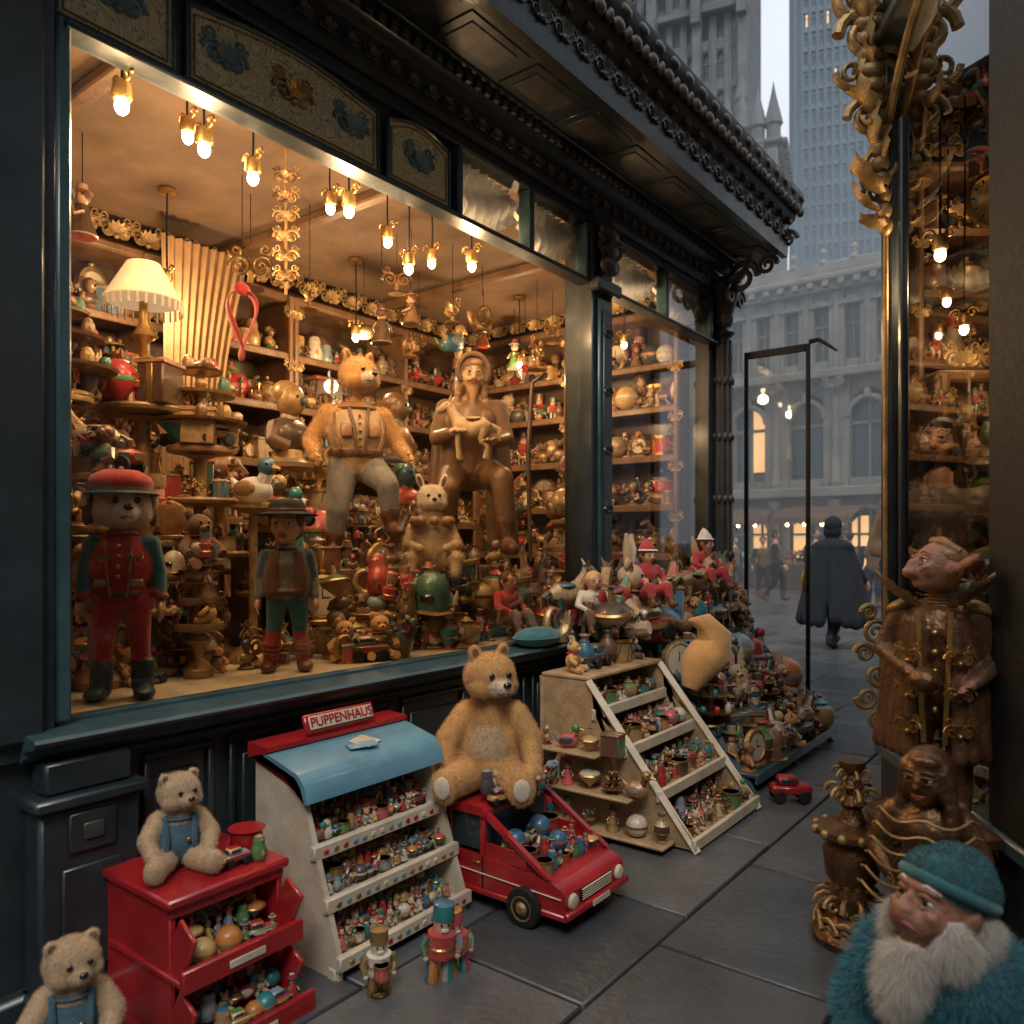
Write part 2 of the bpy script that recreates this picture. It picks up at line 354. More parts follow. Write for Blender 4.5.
def body(P,E,j,mt,s,hands='skin',fat=1,handc=.5):
    g=lambda k:np.array(j[k],float)
    P.append(('e',g('pel'),(.105*s*fat,.075*s*fat,.085*s),mt['pants'],None))
    P.append(('c',g('pel')+vv(0,0,.02*s),g('waist'),.085*s*fat,.08*s*fat,mt['torso']))
    P.append(('c',g('waist'),g('chest'),.08*s*fat,.092*s*fat,mt['torso'])); P.append(('e',g('chest'),(.125*s*fat,.08*s*fat,.1*s),mt['torso'],None))
    P.append(('c',g('chest')+vv(0,0,.05*s),g('neck'),.05*s,.034*s,mt.get('neck',hands)))
    for k,sd in(('L',1),('R',-1)):
        sh,el,wr=g('sh'+k),g('el'+k),g('wr'+k)
        P.append(('c',g('chest')*.4+sh*.6,sh,.05*s*fat,.042*s*fat,mt['sleeve']))
        P.append(('c',sh,el,.041*s*fat,.032*s*fat,mt['sleeve'])); P.append(('c',el,el*.15+wr*.85,.032*s*fat,.026*s*fat,mt['fore'])); 
        P.append(('c',wr-(wr-el)*.2,wr,.022*s,.02*s,hands))
        if hands: hand(P,E,wr,el,sd,.105*s*mt.get('hs',1),hands,handc)
        hp_,kn,an,to=g('hip'+k),g('kn'+k),g('an'+k),g('to'+k)
        P.append(('c',hp_,kn,.065*s*fat,.045*s*fat,mt['pants'])); P.append(('c',kn,kn*.3+an*.7,.045*s*fat,.036*s*fat,mt.get('shin',mt['pants'])))
        P.append(('c',kn*.35+an*.65,an,.04*s*fat,.036*s,mt['boot'])); P.append(('c',an-vv(0,0,.01*s),to,.035*s,.028*s,mt['boot'])); P.append(('e',an+(g('to'+k)-an)*.2+vv(0,0,-.02*s),(.036*s,.05*s,.03*s),mt['boot'],None))
def stand(H,hh=.13,w=1,**kw):
    k=H*(1-hh)/.87
    j=dict(pel=(0,0,.50),waist=(0,0,.60),chest=(0,0,.71),neck=(0,-.005,.83),hipL=(.055,0,.49),knL=(.065,-.012,.27),anL=(.068,.012,.05),toL=(.078,-.075,.028),
      shL=(.12,0,.76),elL=(.155,.015,.61),wrL=(.165,-.03,.47))
    for a in('hip','kn','an','to','sh','el','wr'): j[a+'R']=(-j[a+'L'][0],)+j[a+'L'][1:]
    j.update(kw)
    return {a:(b[0]*k*w,b[1]*k,b[2]*k) for a,b in j.items()},k
def face_to(x,y,tx,ty): return math.atan2(tx-x,-(ty-y))
# ------------------------------------------------------------------ toy prototypes
def t_vase(a='multi'):
    m=M(); r=U(.22,.36); z=[0,.03,.1,.35,.6,.78,.88,.97,1]; k=[.55,.6,.5,1,U(.8,1.1),.45,.38,.6,.55]
    m.add(lathe([(r*b,c) for b,c in zip(k,z)],16),a)
    for zz in(.35,.78): m.add(lathe([(r*1.02,zz-.015),(r*1.1,zz),(r*1.02,zz+.015)] if zz==.35 else [(r*.45,zz-.02),(r*.55,zz),(r*.45,zz+.02)],16),'gold')
    return m
def t_candle():
    m=M(); p=[(.3,0),(.32,.04),(.2,.07),(.08,.12),(.12,.2),(.05,.28),(.05,.45),(.13,.5),(.05,.56),(.05,.72),(.16,.78),(.18,.82),(.07,.84)]; m.add(lathe(p,14),'gilt'); m.add(lathe([(.06,.84),(.06,1)],10),'multi'); return m
def t_stand():
    m=M(); 
    for z,r in((.28,.5),(.6,.38),(.86,.24)): m.add(lathe([(.04,z-.03),(r,z-.01),(r*1.05,z+.02),(r*.95,z+.01)],18),'gilt')
    m.add(lathe([(.3,0),(.28,.04),(.06,.1),(.05,.9),(.08,.95),(0,1)],10),'gilt')
    for z,r,n in((.3,.4,9),(.62,.28,6),(.88,.15,4)):
        for i in range(n): a=i*2*pi/n; m.add(ell((r*math.cos(a),r*math.sin(a),z+.06),(.07,.07,U(.06,.12)),nu=8,nv=6),'multi')
    return m
def t_pot():
    m=M(); m.add(lathe([(.25,0),(.4,.15),(.45,.4),(.36,.62),(.2,.7),(.24,.74),(.1,.84),(.05,.88),(.07,.95),(0,1)],16),'multi')
    m.add(tube([(.38,0,.3),(.58,0,.42),(.62,0,.66),(.7,0,.7)],[.09,.06,.045,.04],8),'multi')
    m.add(tube([(-.38,0,.58),(-.62,0,.6),(-.66,0,.35),(-.42,0,.22)],.04,6),'gold'); return m
def t_doll():
    m=M(); m.add(lathe([(.26,.0),(.28,.03),(.16,.35),(.13,.55),(.08,.62)],12),'multi'); m.add(ell((0,0,.74),(.13,.12,.14),nu=12,nv=8),'skin')
    m.add(ell((0,.03,.78),(.145,.13,.13),nu=10,nv=7),'hair_brown'); m.add(lathe([(.2,.84),(.2,.86),(.12,.87),(.1,1),(.02,1.02)],12),'multi')
    for s in(1,-1):
        m.add(tube([(s*.11,0,.55),(s*.22,-.04,.42),(s*.2,-.16,.36)],[.05,.045,.035],7),'multi'); m.add(ell((s*.2,-.18,.36),.04,nu=7,nv=5),'skin')
        m.add(ell((s*.05,-.115,.75),.02,nu=6,nv=4),'eye_black')
    m.add(ell((0,-.13,.71),(.02,.03,.02),nu=6,nv=4),'skin'); return m
def t_teddy(f='warm'):
    m=M(); f=RC(['fur_gold','fur_tan','brown_cloth','wood_carved']) if f=='warm' else f
    m.add(ell((0,0,.32),(.23,.2,.27)),f); m.add(ell((0,-.03,.73),(.2,.18,.18)),f); m.add(ell((0,-.2,.68),(.09,.09,.07),nu=10,nv=6),f); m.add(ell((0,-.28,.7),.03,nu=6,nv=5),'eye_black')
    for s in(1,-1):
        m.add(ell((s*.15,0,.9),(.08,.04,.09),nu=9,nv=6),f); m.add(ell((s*.07,-.19,.77),.024,nu=6,nv=5),'eye_black')
        m.add(tube([(s*.17,0,.5),(s*.32,-.1,.36),(s*.3,-.22,.28)],[.08,.08,.07],8),f); m.add(tube([(s*.13,-.05,.14),(s*.24,-.28,.1),(s*.26,-.38,.13)],[.11,.1,.09],8),f)
    m.add(lathe([(.14,.53),(.19,.56),(.14,.59)],12),'multi'); m.add(ell((0,-.02,.34),(.24,.2,.18)),'multi')
    return m
def t_animal():
    m=M(); c=RC(['warm','multi','wood_carved','fur_tan']); m.add(tube([(-.3,0,.52),(-.2,0,.55),(0,0,.5),(.22,0,.56),(.32,0,.6)],[.08,.17,.16,.18,.1],10),c)
    m.add(tube([(.24,0,.62),(.36,0,.8),(.42,0,.92)],[.13,.09,.08],8),c); m.add(tube([(.36,0,.93),(.48,0,.9),(.62,0,.82)],[.09,.09,.05],8),c)
    for s in(1,-1):
        m.add(tube([(.4,s*.05,.98),(.36,s*.1,1.08)],[.035,.012],6),c)
        m.add(tube([(.22,s*.09,.5),(.25,s*.1,.25),(.22,s*.1,0)],[.07,.04,.045],7),c); m.add(tube([(-.22,s*.09,.5),(-.15,s*.1,.32),(-.27,s*.1,.2),(-.22,s*.1,0)],[.09,.055,.035,.045],7),c)
        m.add(ell((.44,s*.07,.93),.02,nu=6,nv=4),'eye_black')
    m.add(tube([(-.32,0,.58),(-.45,0,.5),(-.46,0,.3)],[.03,.05,.02],6),c); m.add(box((-.02,0,.68),(.26,.3,.05),.02),'multi'); return m
def t_car():
    m=M(); m.add(box((0,0,.34),(1.1,.5,.26),.06),'multi'); m.add(box((-.1,0,.58),(.55,.44,.26),.07),'multi'); m.add(box((-.1,0,.58),(.57,.34,.14),.02),'dark_glass'); m.add(box((-.1,0,.6),(.4,.46,.12),.02),'dark_glass')
    for x in(-.34,.34):
        for s in(1,-1): m.add(lathe([(.16,-.05),(.18,0),(.16,.05),(.05,.06)],12),'rubber',TR(x,s*.25,.18,rx=pi/2*(-s)))
    return m
def t_drum():
    m=M(); m.add(lathe([(.4,0),(.4,.7)],16),'multi')
    for z in(0.03,.67): m.add(lathe([(.4,z-.05),(.44,z-.05),(.44,z+.05),(.4,z+.05)],16),'gold')
    m.add(lathe([(.38,.7),(.38,.72)],16),'cream_paint')
    for i in range(8): a=i*pi/4; m.add(tube([(.42*math.cos(a),.42*math.sin(a),.05),(.42*math.cos(a+.39),.42*math.sin(a+.39),.65)],.015,4),'gold')
    return m
def t_nutcracker():
    m=M()
    for s in(1,-1): m.add(lathe([(.09,0),(.1,.05),(.08,.1),(.085,.36)],8),'multi',TR(s*.1,0,0)); m.add(tube([(s*.21,0,.62),(s*.26,0,.5),(s*.22,-.06,.38)],[.06,.055,.045],7),'multi'); m.add(ell((s*.22,-.07,.35),.045,nu=7,nv=5),'skin')
    m.add(lathe([(.18,.34),(.2,.38),(.17,.5),(.2,.66),(.1,.69)],12),'red_cloth'); m.add(lathe([(.12,.68),(.13,.74),(.13,.84),(.1,.86)],12),'skin'); m.add(lathe([(.145,.84),(.15,.88),(.15,1.05),(.05,1.08)],12),'multi')
    for s in(1,-1): m.add(ell((s*.05,-.125,.8),.02,nu=6,nv=4),'eye_black')
    m.add(box((0,-.13,.73),(.1,.03,.05),.01),'beard_white'); m.add(lathe([(.185,.46),(.2,.48),(.185,.5)],12),'gold'); return m
def t_helmet():
    m=M(); m.add(lathe([(.42,0),(.46,.03),(.42,.1),(.42,.4),(.36,.65),(.22,.82),(.06,.88),(.05,1),(0,1.02)],18),RC(['multi','gilt','warm'])); m.add(lathe([(.5,.0),(.52,.03),(.44,.07)],18),'gold'); m.add(box((0,-.4,.35),(.3,.12,.16),.04),'eye_black'); return m
def t_bust():
    m=M(); c=RC(['warm','gilt','wood_carved']); m.add(lathe([(.3,0),(.3,.05),(.2,.1),(.16,.2)],12),c); m.add(ell((0,0,.36),(.32,.2,.22)),c); m.add(tube([(0,0,.45),(0,-.02,.62)],[.12,.09],9),c); m.add(ell((0,-.04,.76),(.15,.17,.2)),c); m.add(ell((0,-.21,.74),(.03,.06,.05),nu=7,nv=5),c)
    m.add(ell((0,.03,.84),(.17,.17,.16)),c)
    for s in(1,-1): m.add(ell((s*.06,-.19,.79),.022,nu=6,nv=4),'eye_black'); m.add(tube([(s*.2,0,.45),(s*.34,-.08,.28),(s*.2,-.2,.22)],[.1,.08,.06],8),c)
    return m
def t_clock():
    m=M(); m.add(box((0,0,.06),(.7,.3,.12),.03),'gilt'); T=TR(0,.06,.52,rx=pi/2); m.add(lathe([(.36,0),(.42,.03),(.42,.14),(.36,.17),(.34,.14)],20),'gilt',T); m.add(lathe([(.33,.14),(.33,.145)],20),'cream_paint',T)
    m.add(box((0,-.09,.6),(.02,.01,.2),0),'iron'); m.add(box((.07,-.09,.52),(.16,.01,.02),0),'iron'); m.add(lathe([(.1,.9),(.04,.95),(.07,1),(0,1.05)],8),'gilt')
    for s in(1,-1): m.add(spiral(.16,1.3,.04),'gilt',TR(s*.36,0,.25,(s,1,1),rx=pi/2))
    return m
def t_duck(c='multi',hd='multi'):
    m=M(); m.add(ell((0,0,.3),(.42,.26,.28)),c); m.add(tube([(.22,0,.42),(.3,0,.62)],[.16,.12],8),c); m.add(ell((.32,0,.76),(.18,.16,.18)),hd); m.add(tube([(.46,0,.74),(.64,0,.7)],[.07,.04],6),'gold'); m.add(tube([(-.34,0,.36),(-.52,0,.56)],[.12,.03],7),c)
    for s in(1,-1): m.add(ell((.4,s*.12,.8),.03,nu=6,nv=4),'eye_black'); m.add(ell((-.04,s*.22,.34),(.26,.07,.16)),hd)
    return m
def t_rabbit():
    m=t_teddy('fur_tan')
    for s in(1,-1): m.add(tube([(s*.08,0,.85),(s*.12,.02,1.1),(s*.16,.05,1.3)],[.05,.07,.02],7),'fur_tan')
    return m
def t_top():
    m=M(); m.add(lathe([(.02,0),(.05,.1),(.38,.4),(.42,.5),(.3,.62),(.08,.7),(.05,.95),(.09,1)],16),'multi'); m.add(lathe([(.42,.47),(.44,.5),(.41,.54)],16),'gold'); return m
def t_nest():
    m=M(); m.add(lathe([(.24,0),(.3,.1),(.32,.35),(.24,.58),(.22,.62),(.24,.75),(.18,.92),(0,1)],14),'multi'); m.add(ell((0,-.13,.76),(.14,.1,.13)),'skin'); m.add(ell((0,-.24,.3),(.14,.08,.16)),'multi')
    for s in(1,-1): m.add(ell((s*.05,-.225,.78),.018,nu=5,nv=4),'eye_black')
    return m
def t_box():
    m=M(); m.add(box((0,0,.4),(.8,.6,.8),.03),'multi'); m.add(box((0,0,.84),(.86,.66,.12),.03),'multi'); m.add(box((0,0,.45),(.82,.14,.92),.01),'gold'); return m
def t_flowers():
    m=M(); m.add(lathe([(.2,0),(.3,.3),(.33,.34),(.28,.34)],12),'warm')
    for i in range(22):
        a=U(0,6.28); e=U(.1,1.4); r=U(.25,.42); p=vv(math.cos(a)*math.cos(e)*r,math.sin(a)*math.cos(e)*r,.5+math.sin(e)*r); m.add(ell(p,U(.05,.09),nu=7,nv=5),'multi'); m.add(leaf(.2,.05,n=4),'multi',TR(*p,rz=a,ry=U(-1,.5)))
    return m
def t_horn():
    m=M(); pts=[(.35*math.cos(a)*(.4+a/9),0,.45+.4*math.sin(a)*(.4+a/9)) for a in np.linspace(0,6.4,22)]; m.add(tube(pts,np.linspace(.02,.16,22),9),'gilt'); m.add(lathe([(.28,0),(.24,.06),(.08,.1),(.06,.2)],10),'gilt'); return m
def t_ball():
    m=M(); m.add(ell((0,0,.45),.45,nu=18,nv=12),'multi'); m.add(lathe([(.455,.4),(.465,.45),(.455,.5)],18),'multi'); return m
def t_orn():
    m=M(); m.addm(ORN,TR(0,0,.55,1,rx=pi/2),{'carved_dark':'gilt'}); m.add(lathe([(.3,0),(.28,.06),(.08,.12),(.05,.4)],10),'gilt'); return m
TF=[t_vase,t_candle,t_stand,t_pot,t_doll,t_doll,t_teddy,t_orn,t_animal,t_animal,t_car,t_drum,t_nutcracker,t_nutcracker,t_helmet,t_bust,t_bust,t_clock,t_duck,t_rabbit,t_top,t_nest,t_box,t_flowers,t_horn,t_ball]
PR=[f() for f in TF]+[f() for f in TF]
HANG=[f() for f in(t_orn,t_horn,t_doll,t_animal,t_orn,t_nutcracker,t_duck,t_orn)]
SMALL=[f() for f in(t_nest,t_duck,t_doll,t_nutcracker,t_car,t_teddy,t_ball,t_top,t_drum,t_animal,t_doll)]
WARMR={'multi':'warm'}
def toy(m,x,y,z,h,rz=None,protos=PR,remap=None,tilt=0):
    m.addm(RC(protos),TR(x,y,z,h,rz=rz if rz is not None else U(0,6.28),rx=U(-tilt,tilt),ry=U(-tilt,tilt)),remap)
def rnd_remap(p): return WARMR if U(0,1)<p else None
# ------------------------------------------------------------------ CAMERA
TH=math.radians(37.42)
cam=bpy.data.cameras.new('camera'); co=bpy.data.objects.new('camera',cam); sc.collection.objects.link(co); sc.camera=co
co.location=(2.6,0,1.45); co.rotation_euler=(pi/2,0,TH); cam.lens=28; cam.sensor_width=36; cam.shift_y=.030; cam.clip_end=2000; cam.clip_start=.05
cam.dof.use_dof=True; cam.dof.focus_distance=3.7; cam.dof.aperture_fstop=2.8
# ------------------------------------------------------------------ WORLD (Nishita sky under a cloud layer)
w=bpy.data.worlds.new('World'); sc.world=w; w.use_nodes=True; nt=w.node_tree
sk=nt.nodes.new('ShaderNodeTexSky'); sk.sky_type='NISHITA'; sk.sun_disc=False; EL=math.radians(50); AZ=math.radians(140)
sk.sun_elevation=EL; sk.sun_rotation=AZ; sk.dust_density=7; sk.air_density=1.0; sk.ozone_density=1.2
cn=nt.nodes.new('ShaderNodeTexNoise'); cn.inputs['Scale'].default_value=2.2; cn.inputs['Detail'].default_value=6
cr=nt.nodes.new('ShaderNodeValToRGB'); cr.color_ramp.elements[0].position=.3; cr.color_ramp.elements[0].color=(4.7,5.5,6.3,1); cr.color_ramp.elements[1].position=.7; cr.color_ramp.elements[1].color=(7.9,8.4,8.9,1)
tcw=nt.nodes.new('ShaderNodeTexCoord'); nt.links.new(tcw.outputs['Generated'],cn.inputs['Vector']); nt.links.new(cn.outputs['Fac'],cr.inputs[0])
mxw=nt.nodes.new('ShaderNodeMix'); mxw.data_type='RGBA'; mxw.inputs[0].default_value=.8; nt.links.new(sk.outputs[0],mxw.inputs[6]); nt.links.new(cr.outputs[0],mxw.inputs[7])
nt.links.new(mxw.outputs[2],nt.nodes['Background'].inputs[0]); nt.nodes['Background'].inputs[1].default_value=.14
sl=bpy.data.lights.new('sun','SUN'); sl.energy=1.4; sl.angle=math.radians(20); sl.color=(1,.96,.9); so=bpy.data.objects.new('sun',sl); sc.collection.objects.link(so)
dv=Vector((math.sin(AZ)*math.cos(EL),math.cos(AZ)*math.cos(EL),math.sin(EL))); so.rotation_euler=dv.to_track_quat('Z','Y').to_euler(); so.location=(0,10,20)
# ------------------------------------------------------------------ GROUND
g=M(); g.add(box((0,300,-.06),(1600,1600,.08)),'asphalt'); g.obj('ground')
g=M(); x=-9.
while x<4.4:
    wx=RC([.52,.62,.7,.58]); y=-2+U(0,.5)
    while y<24:
        ly=U(.62,1.15); hz=U(-.002,.003)
        g.add(box((x+wx/2,y+ly/2,-.01+hz),(wx-.012,ly-.012,.05),.006,(U(-.003,.003),U(-.003,.003),0)),'paving'); y+=ly
    x+=wx
g.obj('paving_slabs')
# ------------------------------------------------------------------ MAIN SHOP
shop=empty('toy_shop')
m=M()
B(m,-.12,0,.2,6.35,0,.80,'black_paint')
for y0,y1 in((1.36,1.62),(1.68,2.0),(2.06,2.5),(2.56,3.0),(3.06,3.5),(3.56,4.0),(4.4,4.9),(4.96,5.5),(5.56,5.95)):
    for a,b_,c,d in((y0,y1,.72,.745),(y0,y1,.15,.175),(y0,y0+.025,.175,.72),(y1-.025,y1,.175,.72)): B(m,-.001,.022,a,b_,c,d,'black_paint',.006)
    B(m,-.001,.012,y0+.06,y1-.06,.22,.67,'black_paint',.01)
B(m,-.02,.05,.2,6.35,0,.12,'black_paint',.015)
B(m,-.02,.035,1.3,4.15,.765,.795,'black_paint',.01)
B(m,-.2,.03,-.6,1.08,0.8,3.42,'black_paint'); B(m,.03,.06,.90,1.04,.86,3.3,'black_paint',.012); B(m,.03,.055,.35,.84,.9,3.3,'black_paint',.012); B(m,-.12,.0,-.6,.2,0,.8,'black_paint')
B(m,.002,.11,1.0,1.3,0,.66,'black_paint',.012); B(m,.002,.135,.98,1.32,.66,.70,'black_paint',.01); B(m,.002,.10,1.02,1.28,.70,.8,'black_paint',.01); B(m,.002,.14,.98,1.32,0,.12,'black_paint',.012)
B(m,.11,.12,1.08,1.22,.52,.64,'black_paint',.006)
B(m,.12,.126,1.12,1.18,.555,.605,'carved_dark',.003); B(m,.11,.122,1.06,1.24,.16,.48,'black_paint',.008)
B(m,-.07,.035,1.08,1.125,.9,3.06,'teal_paint',.008)
m.obj('wall_and_pier',shop)
m=M()
pf=[(-.10,.80),(.035,.80),(.05,.815),(.05,.835),(.085,.845),(.115,.85),(.13,.86),(.135,.87),(.125,.880),(.02,.888),(-.10,.888)]
m.add(sweep_y(pf,.98,6.3),'teal_paint'); m.add(sweep_y([(-.06,.888),(-.02,.888),(-.02,.90),(-.06,.905)],1.1,6.05),'teal_paint')
m.obj('window_sill',shop)
m=M()
B(m,-.16,.05,4.14,4.38,.9,3.5,'black_paint',.01); B(m,.05,.075,4.18,4.34,1.0,2.95,'teal_paint',.012); B(m,.075,.09,4.21,4.31,1.06,2.88,'black_paint',.01); B(m,.03,.11,4.12,4.4,.9,1.0,'black_paint',.012); B(m,.03,.11,4.12,4.4,2.98,3.06,'black_paint',.012)
for k in range(3): m.add(ell((.1,4.26,3.15+.1*k),(.04,.1,.06)),'carved_dark')
m.addm(ORN,TR(.1,4.26,3.25,.25,rx=pi/2,rz=pi/2))
for k in range(5): m.addm(ORN,TR(.092,4.26,1.3+.36*k,.10,rx=pi/2,rz=pi/2))
cy=6.16
m.add(lathe([(.14,.0),(.14,.12),(.11,.16),(.11,.85),(.14,.88),(.14,.95),(.1,1.0),(.085,1.1),(.08,2.9),(.075,3.1),(.11,3.14),(.08,3.18),(.1,3.3),(.15,3.45),(.16,3.5)],20),'black_paint',TR(.02,cy,0))
for k in range(12):
    a=k*pi/6; m.add(tube([(.02+.085*math.cos(a),cy+.085*math.sin(a),1.1),(.02+.08*math.cos(a),cy+.08*math.sin(a),3.08)],.012,6),'carved_dark')
    m.add(leaf(.2,.04,.9),'carved_dark',TR(.02+.08*math.cos(a),cy+.08*math.sin(a),3.2,rz=a,ry=-1.1))
    for zz in(1.35,1.8,2.3,2.75): m.add(ell((.02+.09*math.cos(a+.26),cy+.09*math.sin(a+.26),zz),(.02,.02,.035),nu=7,nv=5),'carved_dark')
B(m,-.13,.16,cy-.16,cy+.17,3.5,3.56,'black_paint',.01)
for s in(1,-1): m.add(spiral(.09,1.6,.022),'carved_dark',TR(.14,cy+s*.1,3.42,(1,1,1),rx=pi/2,rz=pi/2))
B(m,-.18,-.0,5.98,6.35,.9,3.6,'black_paint',.01)
m.obj('columns',shop)
m=M()
B(m,-.06,.05,1.1,6.05,3.03,3.055,'black_paint',.008)
B(m,-.10,-.02,1.02,2.93,3.06,3.42,'black_paint')
B(m,-.09,.02,1.0,6.35,3.40,3.46,'black_paint',.01)
pf=[(-.1,3.46),(.03,3.46),(.05,3.48),(.06,3.60),(.10,3.62),(.13,3.66),(.13,3.70),(-.1,3.70)]
m.add(sweep_y(pf,-.6,6.35),'black_paint')
y=.9
while y<6.2:
    m.addm(ORN,TR(.062,y,3.54,.11,rx=pi/2,rz=pi/2)); y+=.12
def arch(y0,y1,z0,z1,rise,inset=0):
    y0+=inset;y1-=inset;z0+=inset;z1-=inset; P=[(y0,z0),(y1,z0),(y1,z1-rise)]
    for t in np.linspace(0,1,9)[1:-1]: P.append((y1+(y0-y1)*t,z1-rise+rise*math.sin(pi*t)))
    P.append((y0,z1-rise)); return P
YZ=Matrix(((0,0,1,0),(1,0,0,0),(0,1,0,0),(0,0,0,1)))
for y0,y1 in((1.09,1.48),(1.53,2.43),(2.49,2.90)):
    P=arch(y0,y1,3.08,3.395,.05); m.add(prism(P,.012),'painted_panel',Matrix.Translation((-.02,0,0))@YZ)
    Q=P+[P[0]]; m.add(tube([(-.004,a,b_) for a,b_ in Q],.011,6),'teal_paint')
    P2=arch(y0,y1,3.08,3.395,.05,.025); m.add(tube([(-.004,a,b_) for a,b_ in P2+[P2[0]]],.004,5),'gold_dull')
    n=max(1,int((y1-y0)/.3))
    for i in range(n):
        cyy=y0+(i+.5)*(y1-y0)/n; m.addm(ORN,TR(-.006,cyy,3.235,.19,rx=pi/2,rz=pi/2),{'carved_dark':['patina','gold'][i%2]})
for yy in(2.95,3.55,4.13,4.4,5.2,5.97): B(m,-.06,.03,yy-.02,yy+.02,3.06,3.40,'teal_paint',.008)
m.obj('transom_and_frieze',shop)
m=M()
ye=6.2
pf=[(.0,3.70),(.50,3.70),(.50,3.66),(.545,3.66),(.55,3.72),(.56,3.90),(.60,3.93),(.62,3.99),(.66,4.03),(.67,4.12),(.64,4.14),(-.1,4.2),(-.1,3.70)]
m.add(sweep_y(pf,-1.2,ye),'black_paint')
for x0,x1 in((.14,.17),(.45,.48)): B(m,x0,x1,-1,ye-.03,3.685,3.705,'black_paint',.006)
y=-.8
while y<ye-.2:
    B(m,.19,.43,y,y+.42,3.692,3.703,'black_paint',.008); B(m,.23,.39,y+.05,y+.37,3.686,3.696,'carved_dark',.006); y+=.48
y=.9
while y<6.2: B(m,.125,.15,y,y+.035,3.635,3.675,'carved_dark',.004); y+=.07
y=-.9
while y<ye:
    m.addm(ORN,TR(.56,y,3.81,.17,rx=pi/2,rz=pi/2)); B(m,.56,.60,y-.03,y+.03,3.895,3.925,'carved_dark',.006); m.add(ell((.64,y,3.99),(.03,.05,.04),nu=9,nv=6),'carved_dark'); m.add(ell((.64,y+.09,3.99),(.03,.03,.04),nu=8,nv=6),'carved_dark')
    m.add(ell((.655,y+.04,4.07),(.03,.06,.035),nu=9,nv=6),'carved_dark'); y+=.18
for s in(.1,.25,.4,.55): m.add(spiral(.07,1.5,.02),'carved_dark',TR(s,ye,3.8,(1,1,1),rx=pi/2)); 
for yy in(6.1,):
    m.add(spiral(.13,1.7,.03,n=28),'carved_dark',TR(.22,yy,3.54,rx=pi/2)); m.add(spiral(.08,1.6,.022),'carved_dark',TR(.42,yy,3.6,rx=pi/2)); m.add(leaf(.4,.07,.6),'carved_dark',TR(.1,yy,3.45,ry=-.5))
m.obj('canopy_cornice',shop)
m=M()
for y0,y1,z0,z1 in((1.12,4.14,.90,3.03),(4.38,5.98,.90,3.03),(2.97,4.11,3.06,3.40),(4.42,5.95,3.06,3.40)):
    m.add((np.array([[-.04,y0,z0],[-.04,y1,z0],[-.04,y1,z1],[-.04,y0,z1]]),np.array([[0,1,2,3]])),'window_glass')
m.obj('window_panes',shop,recalc=False)
m=M()
for y0,y1 in((2.97,3.54),(3.56,4.11),(4.42,5.18),(5.22,5.95)):
    R=[]
    for i in range(10):
        t=i/9; row=[]
        for k in range(60):
            s=k/59; z=3.40-t*(.16+.14*math.sin(pi*s)); row.append((-.1+.018*math.sin(s*50+t*3)+.02*math.sin(t*9+s*4),y0+(y1-y0)*s,z))
        R.append(row)
    m.add(rings(R,closed=False,cap=False),'white_fabric')
m.obj('transom_curtain',shop,recalc=False)
m=M()
XB=-2.7
B(m,XB-.1,XB,.8,6.35,0,3.6,'plaster_warm',0); B(m,XB,-.13,.8,.9,0,3.6,'plaster_warm',0); B(m,XB,-.19,6.2,6.3,0,3.6,'plaster_warm',0)
B(m,XB,-.11,.9,6.2,3.46,3.56,'plaster_warm',0); B(m,XB,-.12,.9,6.2,-.05,.02,'wood_dark',0)
B(m,-1.15,-.10,.95,6.15,.80,.897,'display_floor',.006); B(m,-1.15,-1.12,.95,6.15,.02,.80,'wood_dark',0)
B(m,-2.68,-2.6,.95,6.15,3.30,3.44,'wood_carved',.02); B(m,-2.6,-.3,6.1,6.19,3.30,3.44,'wood_carved',.02)
for k in range(3): B(m,-2.6,-.14,1.6+k*1.5,1.68+k*1.5,3.40,3.459,'wood_mid',.01)
m.obj('shop_interior',shop)
B2=M(); B2.add(box((-2,2.8,4.28),(3.4,7.0,.15)),'stone_grey'); B2.obj('roof',shop)
def shelf_unit(name,T,W,D,zs,mt='wood_mid',h=(.14,.3),p=.65,back=True):
    m=M(); t=M(); z0,z1=zs[0],zs[-1]+.42
    for xx in np.arange(0,W+.01,W/max(1,round(W/.95))):
        m.add(box((xx,D/2,(z0+z1)/2),(.045,D,z1-z0),.006),mt); m.add(lathe([(.03,z0),(.035,z0+.1),(.02,z0+.2),(.025,(z0+z1)/2),(.02,z1-.2),(.035,z1)],8),mt,TR(xx,-.015,0))
        for z in zs: m.addm(ORN,TR(xx,-.03,z+.3,.13,rx=pi/2),{'carved_dark':'gold_dull'})
    for z in zs: m.add(box((W/2,D/2,z),(W,D,.03),.006),mt); m.add(box((W/2,-.008,z-.02),(W,.02,.05),.006),mt)
    if back: m.add(box((W/2,D+.01,(z0+z1)/2),(W,.02,z1-z0),0),'wood_dark')
    m.add(box((W/2,D/2,z1),(W+.08,D+.04,.07),.02),mt)
    n=int(W/.2)
    for i in range(n): m.addm(ORN,TR((i+.5)*W/n,-.03,z1+.1,.22,rx=pi/2),{'carved_dark':'gold_dull'})
    for z in zs:
        for row in(.3,.72):
            x=.06
            while x<W-.06:
                hh=U(*h)*(1.15 if row>.5 else .8); toy(t,x,D*row,z+.016,hh,rz=U(-.6,.6),remap=rnd_remap(p)); x+=hh*U(.45,.8)
    m.addm(t); v,f,mm=m.pack(); A=np.array(T); o=M(); o.v=[v@A[:3,:3].T+A[:3,3]];o.f=[f];o.m=[mm];o.n=len(v)
    return o.obj(name,None)
def frame(ox,oy,ax,ay):
    return Matrix(((ax,-ay,0,ox),(ay,ax,0,oy),(0,0,1,0),(0,0,0,1)))
